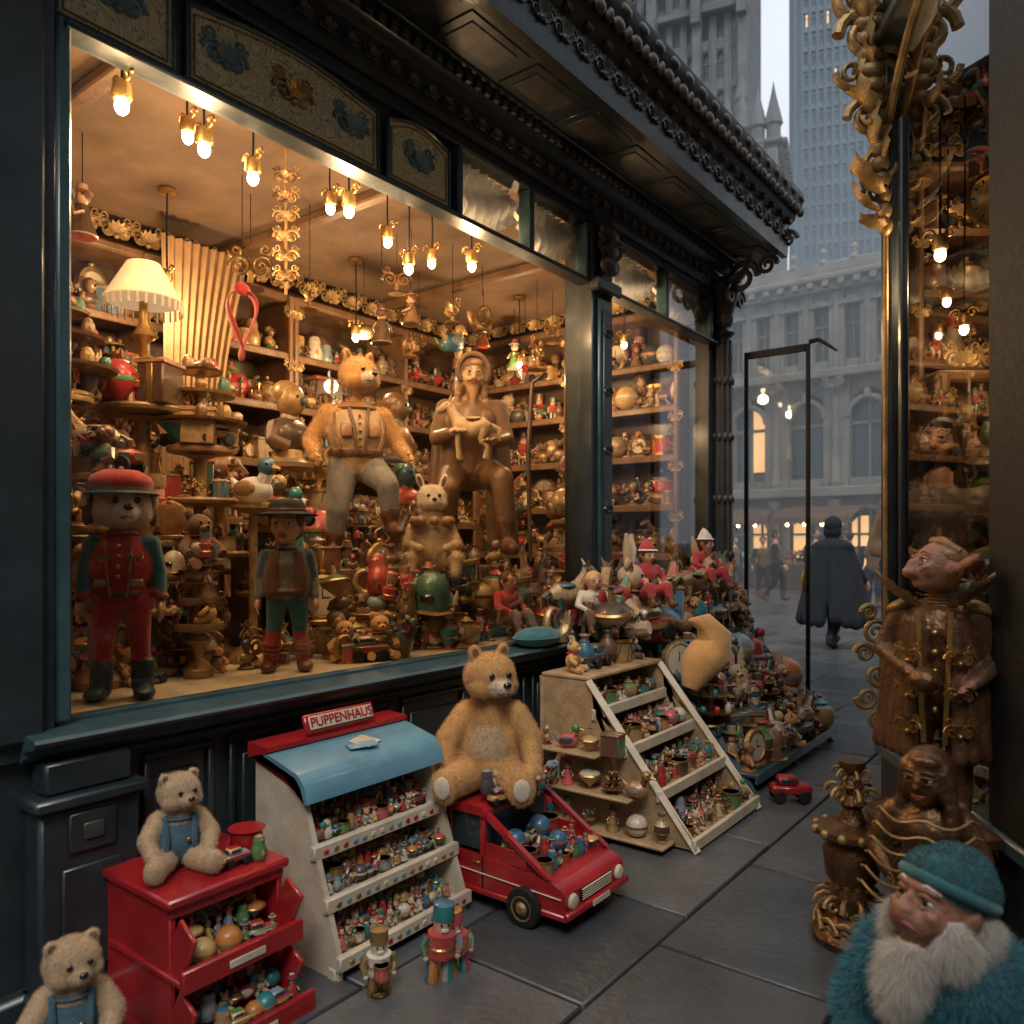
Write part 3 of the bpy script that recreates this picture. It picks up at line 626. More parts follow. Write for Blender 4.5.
shelf_unit('shelving_unit',frame(-2.32,1.5,0,1),2.2,.34,[.75,1.2,1.62,2.04,2.46,2.85])
shelf_unit('shelving_unit',frame(-2.32,3.75,0,1),2.3,.34,[.75,1.2,1.62,2.04,2.46,2.85])
shelf_unit('shelving_unit',frame(-.22,5.86,-1,0)@Matrix.Diagonal((1,-1,1,1)),2.1,.3,[.95,1.35,1.75,2.15,2.55,2.9])
def tier_table(name,x,y,r,h,z0,n=3,p=.65,toyh=(.1,.2)):
    m=M(); m.add(lathe([(r*.6,0),(r*.62,.03),(r*.2,.08),(.035,.15),(.03,h*.3),(.06,h*.36),(.03,h*.42),(.03,h-.05),(.08,h-.03)],16),'gold_dull')
    for k in range(n):
        z=h*(.5+.5*k/(n-1)) if n>1 else h; rr=r*(1-.22*k) if n>1 else r
        m.add(lathe([(rr*.9,z-.02),(rr,z-.015),(rr*1.03,z),(rr,z+.012),(rr*.2,z+.01)],22),RC(['gold_dull','wood_carved']))
        q=int(rr*2*pi/.13)
        for i in range(q): a=i*2*pi/q+U(0,.3); toy(m,rr*.72*math.cos(a),rr*.72*math.sin(a),z+.012,U(*toyh)*(.8 if k<n-1 else 1.2),remap=rnd_remap(p))
        if k==n-1: toy(m,0,0,z+.012,toyh[1]*1.3,remap=WARMR)
    return m.obj(name,None,(x,y,z0),recalc=True)
for (x,y,r,h,z0) in((-.62,1.75,.2,.55,.9),(-.95,2.15,.27,1.0,.9),(-.75,2.45,.2,.62,.9),(-1.35,1.95,.28,1.75,.02),(-1.5,2.6,.32,1.7,.02),(-1.6,3.3,.3,1.6,.02),(-1.5,4.1,.32,1.55,.02),(-1.2,4.9,.3,1.5,.02),(-.8,5.3,.25,1.0,.9),(-.55,4.75,.2,.7,.9),(-.42,1.82,.1,.42,.9),(-.5,1.45,.15,.8,.9),(-.9,1.5,.2,1.15,.9)):
    tier_table('tiered_display_stand',x,y,r,h,z0)
m=M()
steps=[(-.55,2.55,4.1,.16),(-.85,2.6,4.1,.34),(-1.1,2.5,4.1,.52)]
for x,y0,y1,h in steps: B(m,x-.14,x+.14,y0,y1,.898,.872+h,'wood_dark',.01)
m.obj('display_riser')
m=M()
for x,y0,y1,h in steps:
    y=y0+.05
    while y<y1-.05:
        hh=U(.16,.3); toy(m,x+U(-.05,.05),y,.874+h,hh,rz=U(.6,2.2),remap=rnd_remap(.6)); y+=hh*.55
for i in range(80):
    y=U(2.45,4.1); toy(m,U(-.42,-.16),y,.898,U(.09,.24),rz=U(.4,2.2),remap=rnd_remap(.5))
for i in range(40):
    y=U(2.5,4.05); toy(m,U(-.5,-.25),y,.898+U(.15,.3),U(.12,.24),rz=U(.4,2.2),remap=rnd_remap(.6),tilt=.2)
for i in range(28):
    toy(m,U(-.75,-.4),U(1.3,2.5),.898,U(.08,.2),rz=U(.4,2.2),remap=rnd_remap(.7))
for i in range(60):
    y=U(4.4,5.95); toy(m,U(-.6,-.14),y,.898,U(.12,.34),rz=U(.4,2.2),remap=rnd_remap(.5))
for i in range(22):
    x,y=U(-2.1,-.9),U(1.6,5.6); L=U(.1,.5); h=U(.15,.28); toy(m,x,y,3.44-L-h,h,remap=rnd_remap(.75),protos=HANG); m.add(tube([(x,y,3.46),(x,y,3.44-L)],.003,4),'iron')
for (x,y,z) in((-1.35,1.95,1.78),(-1.5,2.6,1.73),(-1.6,3.3,1.63),(-1.5,4.1,1.58),(-1.2,4.9,1.53),(-.8,5.3,1.9),(-.95,2.15,1.91),(-.9,1.5,2.06),(-1.4,3.0,1.9),(-1.3,3.8,2.0)):
    toy(m,x,y,z,U(.35,.55),rz=U(.6,2),remap=WARMR,protos=[PR[q] for q in(0,2,7,8,14,15,16,23,24,17)])
mat_duck=t_duck('white_fabric','multi')
m.addm(mat_duck,TR(-.62,2.22,1.62,.24,rz=.3)); m.add(lathe([(.12,.9),(.1,.94),(.02,1.0),(.02,1.58),(.1,1.61),(.1,1.625)],14),'gold_dull',TR(-.62,2.22,0))
for q in range(6): m.addm(ORN,TR(-.75,2.50,3.3-.10*q,.13,rx=pi/2,rz=.7),{'carved_dark':'gilt'})
m.add(tube([(-.75,2.5,3.46),(-.75,2.5,2.7)],.008,6),'gold_dull')
m.obj('toy_collection')
def bulb_lamp(x,y,z,zc=3.45,power=20,name='hanging_lamp'):
    e=empty(name,(x,y,z)); m=M()
    m.add(tube([(0,0,zc-z),(U(-.01,.01),0,(zc-z)*.5),(0,0,.06)],.005,5),'iron'); m.add(lathe([(.012,.09),(.03,.08),(.034,.03),(.028,.02)],12),'gold'); m.add(lathe([(.05,zc-z-.02),(.05,zc-z)],12),'gold')
    for s in(1,-1): m.add(spiral(.03,1.3,.006,n=12),'gold',TR(s*.04,0,.09,(s,1,1),rx=pi/2))
    m.obj('fitting',e)
    b_=M(); b_.add(ell((0,0,0),(.024,.024,.03),nu=14,nv=10),'bulb'); b_.obj('light_bulb',e)
    if power:
        l=bpy.data.lights.new('bulb_light','POINT'); l.energy=power; l.color=(1,.64,.33); l.shadow_soft_size=.05; lo=bpy.data.objects.new('bulb_light',l); sc.collection.objects.link(lo); lo.parent=e; lo.location=(0,0,-.09)
for p,pw in(((-.09,1.34,2.93),20),((-.18,1.70,2.95),15),((-.26,1.97,2.96),0),((-.16,2.40,2.94),25),((-.36,2.98,2.88),0),((-.2,3.3,2.95),16),((-.6,1.88,3.2),17),((-.6,2.66,3.15),0),((-.6,3.06,3.1),17),((-.6,3.41,3.08),0),((-.3,4.8,3.0),22),((-.5,5.5,3.0),0)): bulb_lamp(*p,power=pw)
for p in((-1.7,2.4,2.9),(-1.7,3.8,2.9),(-1.3,5.2,2.9)): bulb_lamp(*p,power=38)  # deeper lamps added to light the back of the room
m=M(); m.add(lathe([(.1,0),(.1,.02),(.03,.05),(.02,.3),(.05,.34),(.02,.4),(.02,.55)],14),'gold'); m.add(lathe([(.17,.5),(.175,.505),(.075,.68),(.07,.68)],24),'lamp_shade')
for i in range(30): a=i*2*pi/30; m.add(tube([(.172*math.cos(a),.172*math.sin(a),.5),(.172*math.cos(a),.172*math.sin(a),.45)],.006,4),'cream_paint')
m.obj('table_lamp',None,(-1.05,1.92,2.08)); tier_table('pedestal_table',-1.05,1.92,.2,1.17,.9,1)
m=M(); R=[]
for i in range(14):
    t=i/13; R.append([(-1.95+.016*math.sin(k*.6)+.03*math.sin(t*5),2.5+k*.6/110*(1-.35*math.sin(pi*t)),3.3-2.2*t) for k in range(110)])
m.add(rings(R,closed=False,cap=False),'curtain'); m.obj('curtain',recalc=False)
m=M(); m.add(tube([(-1.2+.02*math.sin(t*2),2.55+.06*math.sin(t)+.03*math.sin(2*t),2.64+.18*math.cos(t)) for t in np.linspace(0,2*pi,40)],[.022+.008*math.sin(t*3) for t in np.linspace(0,2*pi,40)],8,.35),'red_cloth'); m.add(ell((-1.2,2.55,2.83),(.03,.05,.035)),'red_cloth'); m.add(tube([(-1.2,2.55,2.84),(-1.2,2.55,3.45)],.003,4),'iron'); m.obj('red_ribbon')
# ------------------------------------------------------------------ DOLLS IN WINDOW
P=[];E=M(); H=.86; LW=dict(hipL=(.06,0,.49),anL=(.085,.01,.05),toL=(.11,-.085,.028),anR=(-.085,.01,.05),toR=(-.11,-.085,.028),knL=(.075,-.01,.27),knR=(-.075,-.01,.27))
j,k=stand(H,.27,1.1,**LW)
body(P,E,j,dict(pants='red_cloth',torso='red_cloth',sleeve='teal_cloth',fore='teal_cloth',boot='boot_leather',neck='fur_cream',hs=1.15),k,'skin',1.1)
P.append(('e',(0,0,.66*k),(.145*k,.105*k,.17*k),'red_cloth',None))
for s in(1,-1): P.append(('c',(s*.085*k*1.1,.01*k,.17*k),(s*.085*k*1.1,.01*k,.05*k),.055*k,.055*k,'boot_leather')); P.append(('e',(s*.085*k*1.1,.01*k,.18*k),(.066*k,.066*k,.018*k),'boot_leather',None)); P.append(('e',(s*.1*k*1.1,-.06*k,.03*k),(.052*k,.085*k,.035*k),'boot_leather',None)); P.append(('e',(s*.165*k,-.0,.52*k),(.04*k,.05*k,.02*k),'red_cloth',None)); P.append(('e',(s*.18*k,-.02*k,.5*k),(.038*k,.038*k,.02*k),'red_cloth',None))
r=.098; hc=vv(0,-.02,.80*H); Hm=hm(hc,.35,0); bear_head(P,E,Hm,r,'fur_cream','white_fabric',ear=(.22,.3,.6),earp=(.98,.05,-.15),snout=.4)
for s in(1,-1): hp(P,Hm,r,(s*1.02,.05,-.2),(.22,.34,.62),'hair_brown',(0,-s*.15,0)); hp(P,Hm,r,(s*.4,-.62,.18),(.3,.3,.32),'fur_tan')
S=Hm@Matrix.Diagonal((r,r,r,1)); E.add(lathe([(.92,.38),(1.02,.42),(1.03,.55),(1.1,.75),(.98,1.02),(.6,1.22),(0,1.27)],24),'red_cloth',S); E.add(lathe([(1.03,.42),(1.06,.48),(1.04,.58)],24),'grey_cloth',S); E.add(rings([[(a_*math.cos(t)*q,a_*math.sin(t)*q-.1,.42-.10*(q-1)*3+dz) for t in np.linspace(0,2*pi,25)[:-1]] for a_,q,dz in((1.0,1,0),(1.0,1.26,0),(1.0,1.28,.03),(1.0,1,.06))]),'boot_leather',S); E.add(ell((0,0,1.28),.1),'grey_cloth',S)
for i in range(4): E.add(ell((0,-.108*k,(.60+.05*i)*k),.009,nu=8,nv=6),'gold')
for s in(1,-1):
    E.add(tube([(s*.035*k,-.10*k,.5*k),(s*.05*k,-.112*k,.62*k),(s*.06*k,-.09*k,.78*k)],.006*k,6),'gold_dull'); E.add(box((s*.08*k,-.10*k,.57*k),(.06*k,.02*k,.035*k),.004),'gold_dull'); E.addm(ORN,TR(s*.075*k,-.107*k,.69*k,.07*k,rx=pi/2),{'carved_dark':'gold_dull'})
E.add(lathe([(.098*k*1.1,.5*k),(.104*k*1.1,.515*k),(.098*k*1.1,.53*k)],18),'leather'); E.add(lathe([(.05*k,.8*k),(.085*k,.81*k),(.05*k,.835*k)],16),'red_cloth')
figure('puppy_doll',P,.0062,E,(-.23,1.41,.898),face_to(0,1.45,2.4,.1)-.1,[(('fur_cream','fur_tan'),12000,.008,.0007)])
P=[];E=M(); H=.76; j,k=stand(H,.25,1.1,**LW)
body(P,E,j,dict(pants='teal_cloth',torso='grey_cloth',sleeve='blue_cloth',fore='grey_cloth',boot='leather',shin='red_cloth',neck='skin',hs=1.15),k,'skin',1.1)
for s in(1,-1): P.append(('c',(s*.085*k,-.06*k,.52*k),(s*.075*k,-.055*k,.76*k),.045*k,.04*k,'brown_cloth')); P.append(('e',(s*.11*k,-.0,.6*k),(.04*k,.095*k,.15*k),'brown_cloth',None)); P.append(('c',(s*.083*k*1.1,0,.2*k),(s*.09*k*1.1,0,.11*k),.054*k,.05*k,'red_cloth')); P.append(('e',(s*.11*k*1.1,-.05*k,.035*k),(.048*k,.08*k,.038*k),'leather',None))
P.append(('e',(0,-.045*k,.52*k),(.11*k,.07*k,.03*k),'leather',None))
r=.08; Hm=hm((0,-.01,.825*H),-.25,0); human_head(P,E,Hm,r,'skin','hair_brown','short'); S=Hm@Matrix.Diagonal((r,r,r,1))
E.add(lathe([(1.0,.62),(1.62,.52),(1.65,.58),(1.05,.74),(1.0,.8),(.94,1.1),(.8,1.32),(.3,1.42),(0,1.43)],24),'dark_cloth',S); E.add(lathe([(1.02,.72),(1.06,.78),(1.0,.9)],24),'leather',S)
E.add(lathe([(.045*k,.8*k),(.08*k,.81*k),(.045*k,.84*k)],16),'grey_cloth')
for q in range(3): E.add(lathe([(.056*k,(.11+.03*q)*k),(.060*k,(.115+.03*q)*k),(.056*k,(.12+.03*q)*k)],14),'leather',TR(.094*k,0,0)); E.add(lathe([(.056*k,(.11+.03*q)*k),(.060*k,(.115+.03*q)*k),(.056*k,(.12+.03*q)*k)],14),'leather',TR(-.094*k,0,0))
figure('boy_doll',P,.0058,E,(-.26,2.14,.898),face_to(0,2.16,2.6,.1))
P=[];E=M(); H=1.12; j,k=stand(H,.22,1.15,elL=(.2,.0,.61),wrL=(.22,-.12,.54),elR=(-.2,.02,.62),wrR=(-.2,-.14,.53),knL=(.12,-.17,.38),anL=(.14,-.15,.16),toL=(.16,-.25,.14),hipL=(.07,-.02,.47),knR=(-.09,-.06,.26),anR=(-.1,0,.05),toR=(-.12,-.1,.03))
body(P,E,j,dict(pants='grey_cloth',torso='wood_pale',sleeve='fur_gold',fore='fur_gold',boot='leather',neck='fur_gold',hs=1.2),k,'fur_gold',1.35)
P.append(('e',(0,-.02,.64*k),(.155*k,.12*k,.15*k),'wood_pale',None)); P.append(('e',(0,-.01,.55*k),(.15*k,.12*k,.05*k),'leather',None))
Hm=hm((.01,-.04,.87*H),.45,0); bear_head(P,E,Hm,.105,'fur_gold','fur_cream',ear=(.24,.13,.46),earp=(.66,.05,.86),snout=.5); E.add(lathe([(.09*k,.77*k),(.11*k,.79*k),(.08*k,.82*k)],16),'wood_carved')
for s in(1,-1):
    E.add(box((s*.07*k,-.135*k,.66*k),(.06*k,.03*k,.07*k),.006,(0,0,s*.2)),'wood_carved'); E.add(tube([(s*.02*k,-.14*k,.54*k),(s*.03*k,-.15*k,.66*k),(s*.05*k,-.1*k,.78*k)],.01*k,6),'leather')
    E.add(tube([(s*.10*k,-.12*k,.56*k),(s*.13*k,-.10*k,.66*k),(s*.12*k,-.06*k,.76*k)],.008*k,6),'wood_carved')
for i in range(5): E.add(ell((0,-.145*k+.01*abs(i-2),(.58+.04*i)*k),.009,nu=8,nv=6),'gold')
figure('bear_statue',P,.010,E,(-.66,2.88,1.37),face_to(-.66,2.92,2.4,.6)+.1,[(('fur_gold','fur_cream'),20000,.013,.0009)])
def plinth(x,y):
    m=M()
    m.add(lathe([(.26,-.02),(.28,.03),(.25,.1),(.22,.3),(.24,.36),(.24,.39)],20),'wood_mid')
    for i in range(10): a=i*pi/5; m.addm(ORN,TR(.25*math.cos(a),.25*math.sin(a),.2,.16,rx=pi/2,rz=a+pi/2),{'carved_dark':'gold_dull'})
    for i in range(8): a=i*pi/4; toy(m,.19*math.cos(a),.19*math.sin(a),.39,U(.08,.16),remap=WARMR)
    m.obj('carved_plinth',None,(x,y,.92))
plinth(-.66,2.88); plinth(-.56,3.72)
P=[];E=M(); H=1.35; j,k=stand(H,.14,1.05,pel=(0,.05,.42),waist=(0,.03,.52),chest=(0,0,.65),neck=(0,-.02,.78),shL=(.11,0,.71),shR=(-.11,0,.71),elL=(.15,-.05,.57),wrL=(.08,-.18,.54),elR=(-.15,-.04,.57),wrR=(-.08,-.18,.58),hipL=(.07,.02,.41),hipR=(-.07,.02,.41),knL=(.12,-.2,.38),anL=(.14,-.2,.1),toL=(.16,-.3,.07),knR=(-.1,-.18,.34),anR=(-.12,-.14,.08),toR=(-.14,-.24,.05))
body(P,E,j,dict(pants='wood_mid',torso='wood_mid',sleeve='brown_cloth',fore='wood_mid',boot='leather',neck='wood_pale'),k,'wood_pale',1.15)
for s in(1,-1):
    for i in range(6): P.append(('c',(s*(.07+.014*i)*k,(-.07+.03*i)*k,.66*k),(s*(.10+.02*i)*k,(-.04+.03*i)*k,.1*k),.03*k,.032*k,'wood_mid' if i%2 else 'brown_cloth'))
Hm=hm((0,-.05,.90*H*.95),.15,.15); human_head(P,E,Hm,.088,'wood_pale','wood_carved','long','wood_carved')
hp(P,Hm,.088,(0,.25,.45),(1.12,1.1,.85),'brown_cloth'); hp(P,Hm,.088,(0,.35,-.6),(1.2,.8,1.2),'brown_cloth')
E.add(tube([tuple(Hm@Vector((.088*1.08*math.cos(a),.088*-.55,.088*(.15+1.15*math.sin(a))))) for a in np.linspace(-.6,pi+.6,20)],.016,8),'brown_cloth')
E.addm(t_animal(),TR(0,-.2*k,.46*k,.34,rz=2.9),{'warm':'wood_pale','multi':'wood_pale','fur_tan':'wood_pale'})
E.add(tube([(.25*k,-.2*k,.02),(.24*k,-.2*k,.5*k),(.26*k,-.18*k,.8*k),(.31*k,-.18*k,.84*k)],[.012,.014,.014,.01],8),'wood_dark')
figure('robed_statue',P,.010,E,(-.56,3.72,1.32),face_to(-.56,3.72,2.5,.4))
P=[];E=M(); P+= [('e',(0,0,.16),(.13,.12,.17),'wood_pale',None),('c',(0,-.02,.26),(0,-.03,.36),.08,.06,'wood_pale')]
for s in(1,-1): P+= [('c',(s*.1,-.03,.28),(s*.14,-.1,.18),.035,.03,'wood_pale'),('c',(s*.14,-.1,.18),(s*.07,-.17,.16),.03,.025,'wood_pale'),('c',(s*.08,-.04,.08),(s*.13,-.17,.1),.055,.045,'wood_pale'),('c',(s*.13,-.17,.1),(s*.12,-.2,.02),.04,.03,'wood_pale')]
Hm=hm((0,-.05,.44),.1,0); bear_head(P,E,Hm,.085,'fur_cream','fur_cream',ear=(.26,.12,.6),earp=(.78,.05,1.1),snout=.3)
for i in range(8): P.append(('e',(.1*math.cos(i*.8),-.09+.05*math.sin(i*.8),.31),(.03,.03,.03),'wood_carved',None))
figure('lynx_figurine',P,.007,E,(-.5,3.30,1.26),face_to(-.5,3.3,2.6,0.4),[(('wood_pale','fur_cream'),9000,.014,.0009)])
m=M(); m.add(lathe([(.17,0),(.18,.03),(.14,.08),(.14,.3),(.18,.35)],18),'wood_mid'); m.obj('statue_pedestal',None,(-.5,3.30,.91))
# ------------------------------------------------------------------ STREET DISPLAY
def red_cabinet():
    m=M(); X0,X1,Y0,Y1,Z=.12,.56,1.19,1.57,.42
    B(m,X0,X1-.08,Y0,Y0+.02,0,Z,'red_paint',.004); B(m,X0,X1-.08,Y1-.02,Y1,0,Z,'red_paint',.004); B(m,X0,X0+.02,Y0+.02,Y1-.02,0,Z,'red_paint',.003); B(m,X0-.01,X1-.06,Y0-.015,Y1+.015,Z,Z+.03,'red_paint',.008)
    for i,z in enumerate((.02,.22)):
        xx=X1+(.06 if i==0 else 0)
        B(m,X0+.02,xx,Y0-.01,Y1+.01,z,z+.02,'red_paint',.005); B(m,xx-.012,xx+.012,Y0-.012,Y1+.012,z-.01,z+.055,'red_paint',.005)
        m.add(box((X1-.04,Y0+.012,z+.09),(.09,.015,.16),.004,(0,.5,0)),'red_paint')
        m.add(box((X1-.04,Y1-.012,z+.09),(.09,.015,.16),.004,(0,.5,0)),'red_paint')
        for a in range(3):
            y=Y0+.04
            while y<Y1-.03: h=U(.05,.09); toy(m,xx-.05-.075*a,y,z+.022+.025*a,h,rz=U(1.2,2),protos=SMALL); y+=h*.62
    B(m,X1-.09,X1-.075,Y0,Y1,Z-.03,Z,'red_paint',.003)
    for a in range(2): m.add(box((X1+.014+.06*(1-a),(Y0+Y1)/2,.04+.2*a),(.006,.12,.022),.002),'cream_paint')
    return m.obj('red_toy_cabinet')
red_cabinet()
def white_rack():
    m=M(); X0,X1,Y0,Y1=.12,.55,1.72,2.36
    def side(y): 
        P=[(X0,0.0),(X1+.02,0.0),(X1+.02,.09),(X1-.16,.58),(X0,.66)]; m.add(prism(P,.02),'cream_paint',Matrix(((1,0,0,0),(0,0,1,y),(0,1,0,0),(0,0,0,1))))
    side(Y0); side(Y1-.02); B(m,X0,X0+.015,Y0+.02,Y1-.02,.05,.65,'cream_paint',.003)
    for y in(Y0+.01,Y1-.01):
        for x in(X0+.03,X1-.01): B(m,x-.02,x+.02,y-.016,y+.016,0,.05,'cream_paint',.004)
    for i,z in enumerate((.08,.25,.41)):
        xx=X1+.03-.065*i
        m.add(box(((X0+xx)/2,(Y0+Y1)/2,z+.02),(xx-X0,Y1-Y0-.042,.012),.003,(0,.16,0)),'cream_paint'); B(m,xx-.016,xx+.012,Y0-.01,Y1+.01,z-.03,z+.02,'cream_paint',.005)
        for a in range(4):
            y=Y0+.045
            while y<Y1-.04: h=U(.045,.07); toy(m,xx-.045-.055*a,y,z+.015+.012*a,h,rz=U(1.2,2),protos=SMALL); y+=h*.66
        for k in range(14): B(m,xx+.010,xx+.016,Y0+.03+k*.043,Y0+.05+k*.043,z-.015,z+.0,RC(['red_paint','blue_paint','gold_dull','cream_paint']),.002)
    pf=[(X0,.70),(X0+.06,.715),(X1-.17,.665),(X1-.13,.63),(X1-.115,.57),(X1-.13,.57),(X1-.15,.62),(X1-.18,.65),(X0+.06,.70),(X0,.685)]
    m.add(sweep_y(pf,Y0-.02,Y1+.02),'blue_paint')
    m.add(sweep_y([(X0-.012,.68),(X0+.10,.712),(X0+.10,.728),(X0-.012,.735)],Y0-.025,Y1+.025),'red_paint')
    m.add(sweep_y([(X0,.6),(X0+.26,.6),(X0+.26,.63),(X0+.05,.69),(X0,.69)],Y0+.003,Y0+.018),'red_paint')
    m.add(box((X0+.08,(Y0+Y1)/2,.775),(.02,.34,.07),.006,(0,-.35,0)),'red_paint'); m.add(box((X0+.093,(Y0+Y1)/2,.78),(.004,.31,.05),.002,(0,-.35,0)),'cream_paint')
    m.add(box((X1-.25,(Y0+Y1)/2+.04,.692),(.09,.11,.004),.002,(0,.17,.4)),'cream_paint'); m.add(box((X1-.22,(Y0+Y1)/2-.0,.690),(.05,.12,.005),.002,(0,.17,-.3)),'blue_paint')
    ob=m.obj('white_toy_rack')
    t=bpy.data.curves.new('lettering','FONT'); t.body='PUPPENHAUS'; t.size=.05; t.extrude=.002; t.align_x='CENTER'; t.align_y='CENTER'
    to=bpy.data.objects.new('lettering',t); sc.collection.objects.link(to); to.data.materials.append(MATS['red_paint']); to.parent=ob; to.location=(X0+.0965,(Y0+Y1)/2,.7815); to.rotation_euler=Euler((pi/2-.35,0,pi/2)); 
white_rack()
def van():
    m=M(); X0,X1,Y0,Y1=.28,1.0,2.40,2.82; yc=(Y0+Y1)/2; W=Y1-Y0
    low=[(X0,.09),(X0,.225),(X0+.38,.225),(X0+.66,.205),(X1-.01,.185),(X1+.005,.17),(X1+.005,.09)]
    m.add(sweep_y(low,Y0,Y1),'red_paint')
    B(m,X0-.015,X1+.015,Y0-.006,Y1+.006,.075,.10,'red_paint',.006)
    m.add(sweep_y([(X0-.01,.385),(X0-.01,.405),(X0+.02,.42),(X0+.34,.42),(X0+.36,.405),(X0+.36,.385)],Y0-.012,Y1+.012),'red_paint')
    for q in(Y0-.004,Y1-.02): m.add(sweep_y([(X0+.34,.385),(X0+.36,.40),(X1-.06,.215),(X1-.08,.21)],q,q+.024),'red_paint')
    for yy in(Y0+.01,Y1-.01):
        for xx in(X0+.012,X0+.165,X0+.335): m.add(box((xx,yy,.305),(.026,.022,.17),.004),'red_paint')
        m.add(box((X0+.17,yy,.31),(.30,.008,.13)),'dark_glass')
        m.add(box((X0+.45,yy,.25),(.2,.01,.06),.002),'red_paint')
    B(m,X0,X0+.012,Y0+.02,Y1-.02,.225,.39,'red_paint',.003); B(m,X0+.34,X0+.35,Y0+.02,Y1-.02,.225,.385,'dark_glass',.002)
    for i,(x,z) in enumerate(((X0+.42,.235),(X0+.52,.215),(X0+.60,.205))):
        y=Y0+.05
        while y<Y1-.04: h=U(.07,.11)-.012*i; toy(m,x,y,z,h,rz=U(1.2,2),protos=SMALL); y+=h*.6
    for xx in(X0+.17,X0+.34): B(m,xx-.002,xx+.002,Y0-.003,Y0+.002,.1,.225,'iron',0)
    for xx in(X0+.15,X0+.31): B(m,xx-.02,xx+.02,Y0-.01,Y0,.195,.205,'gold',.002)
    m.add(tube([(X0,Y0-.004,.165),(X1-.01,Y0-.004,.155)],.003,5),'cream_paint')
    B(m,X1+.0,X1+.03,Y0-.012,Y1+.012,.085,.115,'red_paint',.008); B(m,X1,X1+.012,yc-.11,yc+.11,.12,.165,'iron',.004)
    for k in range(5): B(m,X1+.006,X1+.016,yc-.105,yc+.105,.125+.009*k,.128+.009*k,'cream_paint',.001)
    B(m,X1+.03,X1+.034,yc-.06,yc+.06,.09,.112,'cream_paint',.001)
    for s in(1,-1): m.add(lathe([(.026,0),(.03,.01),(.024,.02),(.01,.024)],14),'cream_paint',TR(X1,yc+s*.165,.14,ry=pi/2)); 
    for xx in(X0+.13,X1-.17):
        for s,yy in((-1,Y0-.012),(1,Y1+.012)):
            T=TR(xx,yy,.09,rx=s*-pi/2)
            m.add(lathe([(.05,-.03),(.072,-.025),(.075,0),(.072,.016),(.05,.02)],22),'rubber',T); m.add(lathe([(.048,.0),(.046,.022),(.03,.016),(.015,.03),(.0,.03)],18),'gold_dull',T)
    m.obj('red_toy_van')
van()
P=[];E=M(); f='fur_gold'
P+= [('e',(0,0,.17),(.135,.12,.165),f,None),('e',(0,-.01,.11),(.15,.13,.11),f,None),('c',(0,0,.28),(0,-.01,.38),.10,.08,f),('e',(0,-.075,.17),(.09,.06,.12),'fur_tan',None)]
P+= [('c',(.10,-.0,.31),(.17,-.05,.22),.055,.047,f),('c',(.17,-.05,.22),(.185,-.13,.13),.046,.036,f),('e',(.185,-.155,.115),(.04,.045,.036),f,None)]
P+= [('c',(-.10,-.0,.31),(-.18,-.04,.2),.055,.05,f),('c',(-.18,-.04,.2),(-.18,-.1,.08),.048,.04,f),('e',(-.18,-.125,.06),(.045,.05,.036),f,None)]
for s in(1,-1):
    P+= [('c',(s*.08,-.06,.08),(s*.14,-.2,.07),.075,.06,f),('e',(s*.15,-.25,.075),(.052,.035,.07),f,(0,0,s*.2)),]
    E.add(ell((s*.155,-.283,.075),(.034,.012,.045),(0,0,s*.2)),'fur_cream')
    for k in range(4):
        E.add(ell((s*.185+(k-1.5)*.018,-.175-.012*(k%2)+(.0 if s>0 else .03),.1-(.05 if s<0 else 0)),(.011,.02,.012),nu=8,nv=6),'fur_tan')
Hm=hm((.0,-.045,.475),.62,.02); bear_head(P,E,Hm,.108,f,'fur_cream',ear=(.26,.12,.36),earp=(.6,.1,.88),snout=.55,muz=.4)
figure('teddy_bear',P,.006,E,(.50,2.60,.425),face_to(.5,2.56,2.3,.2)-.1,[((f,'fur_tan','fur_cream'),70000,.012,.0006)])
m=M()
for i in range(18): toy(m,.64+U(-.04,.08) ,2.44+i*.022,.421+(.04 if i%3==0 else 0),U(.06,.12),rz=U(1,2.2),protos=SMALL+[PR[23],PR[24]])
m.obj('toy_pile')
def small_bear(name,loc,rz,s,f,cl,yaw=.3,sit=True):
    P=[];E=M(); P+= [('e',(0,0,.13),(.1,.09,.12),cl,None),('c',(0,0,.2),(0,-.01,.27),.075,.06,f)]
    for q in(1,-1):
        P+= [('c',(q*.08,0,.21),(q*.13,-.04,.14),.042,.038,f),('c',(q*.13,-.04,.14),(q*.11,-.1,.09),.037,.032,f)]
        if sit: P+= [('c',(q*.06,-.05,.05),(q*.11,-.16,.05),.052,.045,f),('e',(q*.115,-.195,.06),(.042,.03,.05),f,None)]
        else: P+= [('c',(q*.06,0,.05),(q*.065,0,-.12),.055,.045,cl),('e',(q*.07,-.03,-.15),(.045,.07,.035),f,None)]
        E.add(tube([(q*.06,-.06,.05),(q*.055,-.095,.15),(q*.06,-.05,.24)],.012,6),cl)
    E.add(ell((.03,-.094,.14),.01,nu=8,nv=6),'gold'); E.add(lathe([(.066,.215),(.085,.225),(.062,.24)],16),cl)
    Hm=hm((0,-.025,.335),yaw,0); bear_head(P,E,Hm,.09,f,f,ear=(.3,.14,.3),earp=(.72,.0,.7),snout=.42)
    V,F,mi=remesh(P,.006); m=M(); m.v.append(V);m.f.append(F);m.m.append(mi);m.n=len(V); fur(m,V,F,mi,(f,),30000,.010,.0006); m.addm(E); v,f_,mm=m.pack(); m.v=[v*s]; m.f=[f_]; m.m=[mm]; m.c=None
    m.obj(name,None,loc,rz,ang=60,recalc=False)
small_bear('teddy_bear',(.28,1.33,.452),face_to(.3,1.3,2.4,.2)+.1,.70,'fur_tan','blue_cloth',.35)
